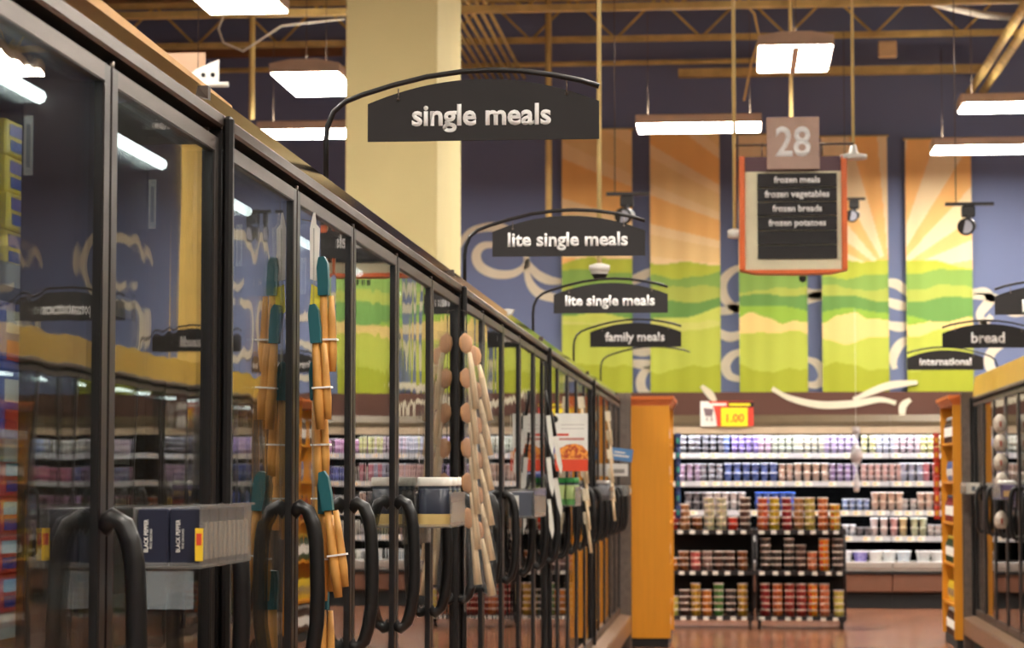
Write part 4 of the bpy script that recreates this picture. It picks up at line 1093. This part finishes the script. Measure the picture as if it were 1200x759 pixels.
# wooden spoons
pinkw = mat('spoon_wood_pink', (216, 160, 112), .5); palew = mat('spoon_wood_pale', (238, 212, 172), .55)
def spoon():
    t = thing('wooden_spoon', '', 'spoon')
    vs = []
    MB().lathe([(.003, -.0), (.018, .012), (.024, .034), (.020, .056), (.003, .07)], (-.010, 0, 0), seg=12).obj('bowl', pinkw, t).scale = (1, .45, 1)
    MB().tube([(0, 0, .004), (0.003, 0, -.05), (.005, 0, -.19)], [.007, .011, .0145], 8).obj('stem', palew, t)
    MB().box(-.022, .024, -.012, -.0112, -.20, .075).obj('clear_sleeve', film, t)
    return t
spn = spoon()
Yw = 8.04
cs = clip_strip((XF+.025, Yw, 1.93), None, 'clip strip of sleeved wooden spoons beside the thick post', 1.0)
for k in range(6):
    z = 1.80-k*.118
    for c in range(2):
        o = place(spn, (XF+.04+c*.03+k*.002, Yw-.01+c*.03, z-c*.04), 0)
        o.rotation_euler = (0, -.08 if c == 0 else -.16, .3*c)
        o['label'] = f'sleeved wooden spoon, {ORD[k]} tier from top, {("door side","aisle side")[c]}, by the thick post'
        o['group'] = 'wooden spoons on the clip strip'
# black and white knives / utensils further on
def utensil(headm, name, cat):
    t = thing(name, '', cat)
    MB().tube([(0, 0, 0), (0, 0, -.12)], [.007, .009], 8).obj('grip', headm, t)
    MB().prism([(-.011, -.12), (.011, -.12), (.013, -.27), (.0, -.31), (-.01, -.25)], 1, -.002, .002).obj('blade', mat('blade_white', (226, 222, 212), .4), t)
    return t
ut = utensil(black, 'serving_knife', 'knife')
Yk = 11.4
cs = clip_strip((XF+.025, Yk, 1.92), None, 'clip strip of black handled knives left of the pasta poster', .8)
for k in range(5):
    o = place(ut, (XF+.035+(k % 2)*.025, Yk+(k % 2)*.03, 1.80-k*.10), 0); o.rotation_euler = (0, -.1-.05*(k % 2), 0)
    o['label'] = f'black handled white knife, {ORD[k]} from top, left of pasta poster'; o['group'] = 'black handled knives on the strip'
for Yq, X_, side, lb, lb2, n in ((14.0, XF, 1, 'clip strip of pale spoons right of the pasta poster', 'pale wooden stick right of the pasta poster', 6), (17.0, XF, 1, 'clip strip of pale sticks near the blue card', 'pale wooden stick behind the blue card', 5)):
    cs = clip_strip((X_+side*.025, Yq, 1.93), None, lb, .95)
    st_ = MB().tube([(0, 0, 0), (.004, 0, -.08), (.008, 0, -.2)], [.012, .009, .010], 8).box(-.018, .02, -.014, .014, -.03, .04, 1, b=.004).mesh('wooden_stick', [palew, mat('card_ivory', (226, 212, 184), .7)])
    for k in range(n):
        o = bpy.data.objects.new('wooden_stick', st_); C.objects.link(o)
        o.location = (X_+side*(.04+.006*k), Yq-.02+(k % 2)*.03, 1.82-k*.135); o.rotation_euler = (0, -.09, 0)
        tag(o, f'{lb2}, {ORD[k]} from top', 'utensil', 'pale sticks on far clip strips')
# bagged garlic strip on the right row
gb = MB()
gb.lathe([(.006, -.125, 1), (.03, -.12, 1), (.045, -.09, 0), (.048, -.05, 0), (.03, -.015, 0), (.012, .0, 0)], seg=14).box(-.008, .008, -.05, -.046, -.09, -.05, 2)
gme = gb.mesh('garlic_bag', [mat('garlic_white', (196, 182, 166), .5, vary=.3, scale=40), mat('garlic_dark', (96, 84, 90), .5), mat('label_brown', (150, 70, 50), .6)])
clip_strip((XRF-.03, 16.95, 1.9), None, 'strip of white bags on the right freezer doors', .75)
for k in range(5):
    o = bpy.data.objects.new('white_bag', gme); C.objects.link(o); o.location = (XRF-.075, 16.95 if k != 3 else 16.9, 1.83-k*.135); tag(o, f'white netted bag, {ORD[k]} from top on right freezer strip', 'bag', 'white bags on the right strip')
    if k == 4: o.location.x += .0; o.location.z = 1.83-5*.135+.12*0; 

# posters clipped at right angles to the doors
t = thing('poster', 'white and orange pasta poster sticking out from left freezer doors', 'poster', (XF+.02, 12.2, 1.417))
MB().box(0, .168, -.002, .002, 0, .295).obj('card', paper, t)
redp = mat('poster_red', (216, 68, 34), .6); 
MB().box(0, .168, -.003, -.0021, 0, .06).obj('red_band', redp, t)
MB().prism([(.0, .061), (.168, .061), (.168, .1), (.14, .13), (.1, .14), (.06, .135), (.02, .115), (0, .09)], 1, -.003, -.0021).obj('pasta_picture', mat('pasta', (230, 150, 60), .6, col2=(170, 60, 24), scale=60, edge=(.42, .58)), t)
MB().box(.01, .07, -.003, -.0021, .18, .192).obj('red_caption', redp, t)
MB().box(.02, .15, -.003, -.0021, .158, .170).obj('caption_line', mat('caption_rose', (190, 130, 120), .7), t)
MB().box(.03, .15, -.003, -.0021, .215, .219).box(.03, .15, -.003, -.0021, .235, .239).obj('small_print', mat('caption_grey', (190, 180, 176), .7), t)
MB().tube([(-.002, -.004, .265), (-.002, .006, .265)], .018, 12).obj('suction_cup', black, t)
t = thing('poster', 'tilted blue card above a white card near the left row end', 'poster', (XF+.03, 17.3, 1.50))
MB().box(0, .165, -.002, .002, .02, .11).obj('blue_card', mat('card_blue', (86, 136, 190), .6), t).rotation_euler = (0, .12, 0)
MB().box(.03, .14, -.003, -.0021, .05, .062).box(.03, .11, -.003, -.0021, .075, .085).obj('white_lines', paper, t).rotation_euler = (0, .12, 0)
t = thing('poster', 'small white card below the tilted blue card', 'poster', (XF+.0, 17.35, 1.40))
MB().box(0, .165, -.002, .002, 0, .09).obj('white_card', paper, t)
MB().box(.06, .14, -.003, -.0021, .02, .05).obj('grey_lines', shelfm, t)

# ------------------------------------------------------------------ render look
w = bpy.data.worlds.new('world'); scn.world = w; w.use_nodes = True
w.node_tree.nodes['Background'].inputs[0].default_value = (.05, .045, .04, 1)
w.node_tree.nodes['Background'].inputs[1].default_value = 1
scn.view_settings.view_transform = 'Standard'; scn.view_settings.look = 'None'
scn.view_settings.gamma = 1; scn.view_settings.use_curve_mapping = False
scn.view_settings.exposure = 0.75
cy = scn.cycles
cy.max_bounces = 10; cy.glossy_bounces = 6; cy.diffuse_bounces = 4; cy.transparent_max_bounces = 24
cy.use_denoising = True; cy.sample_clamp_indirect = 6
print('cups', ncup)
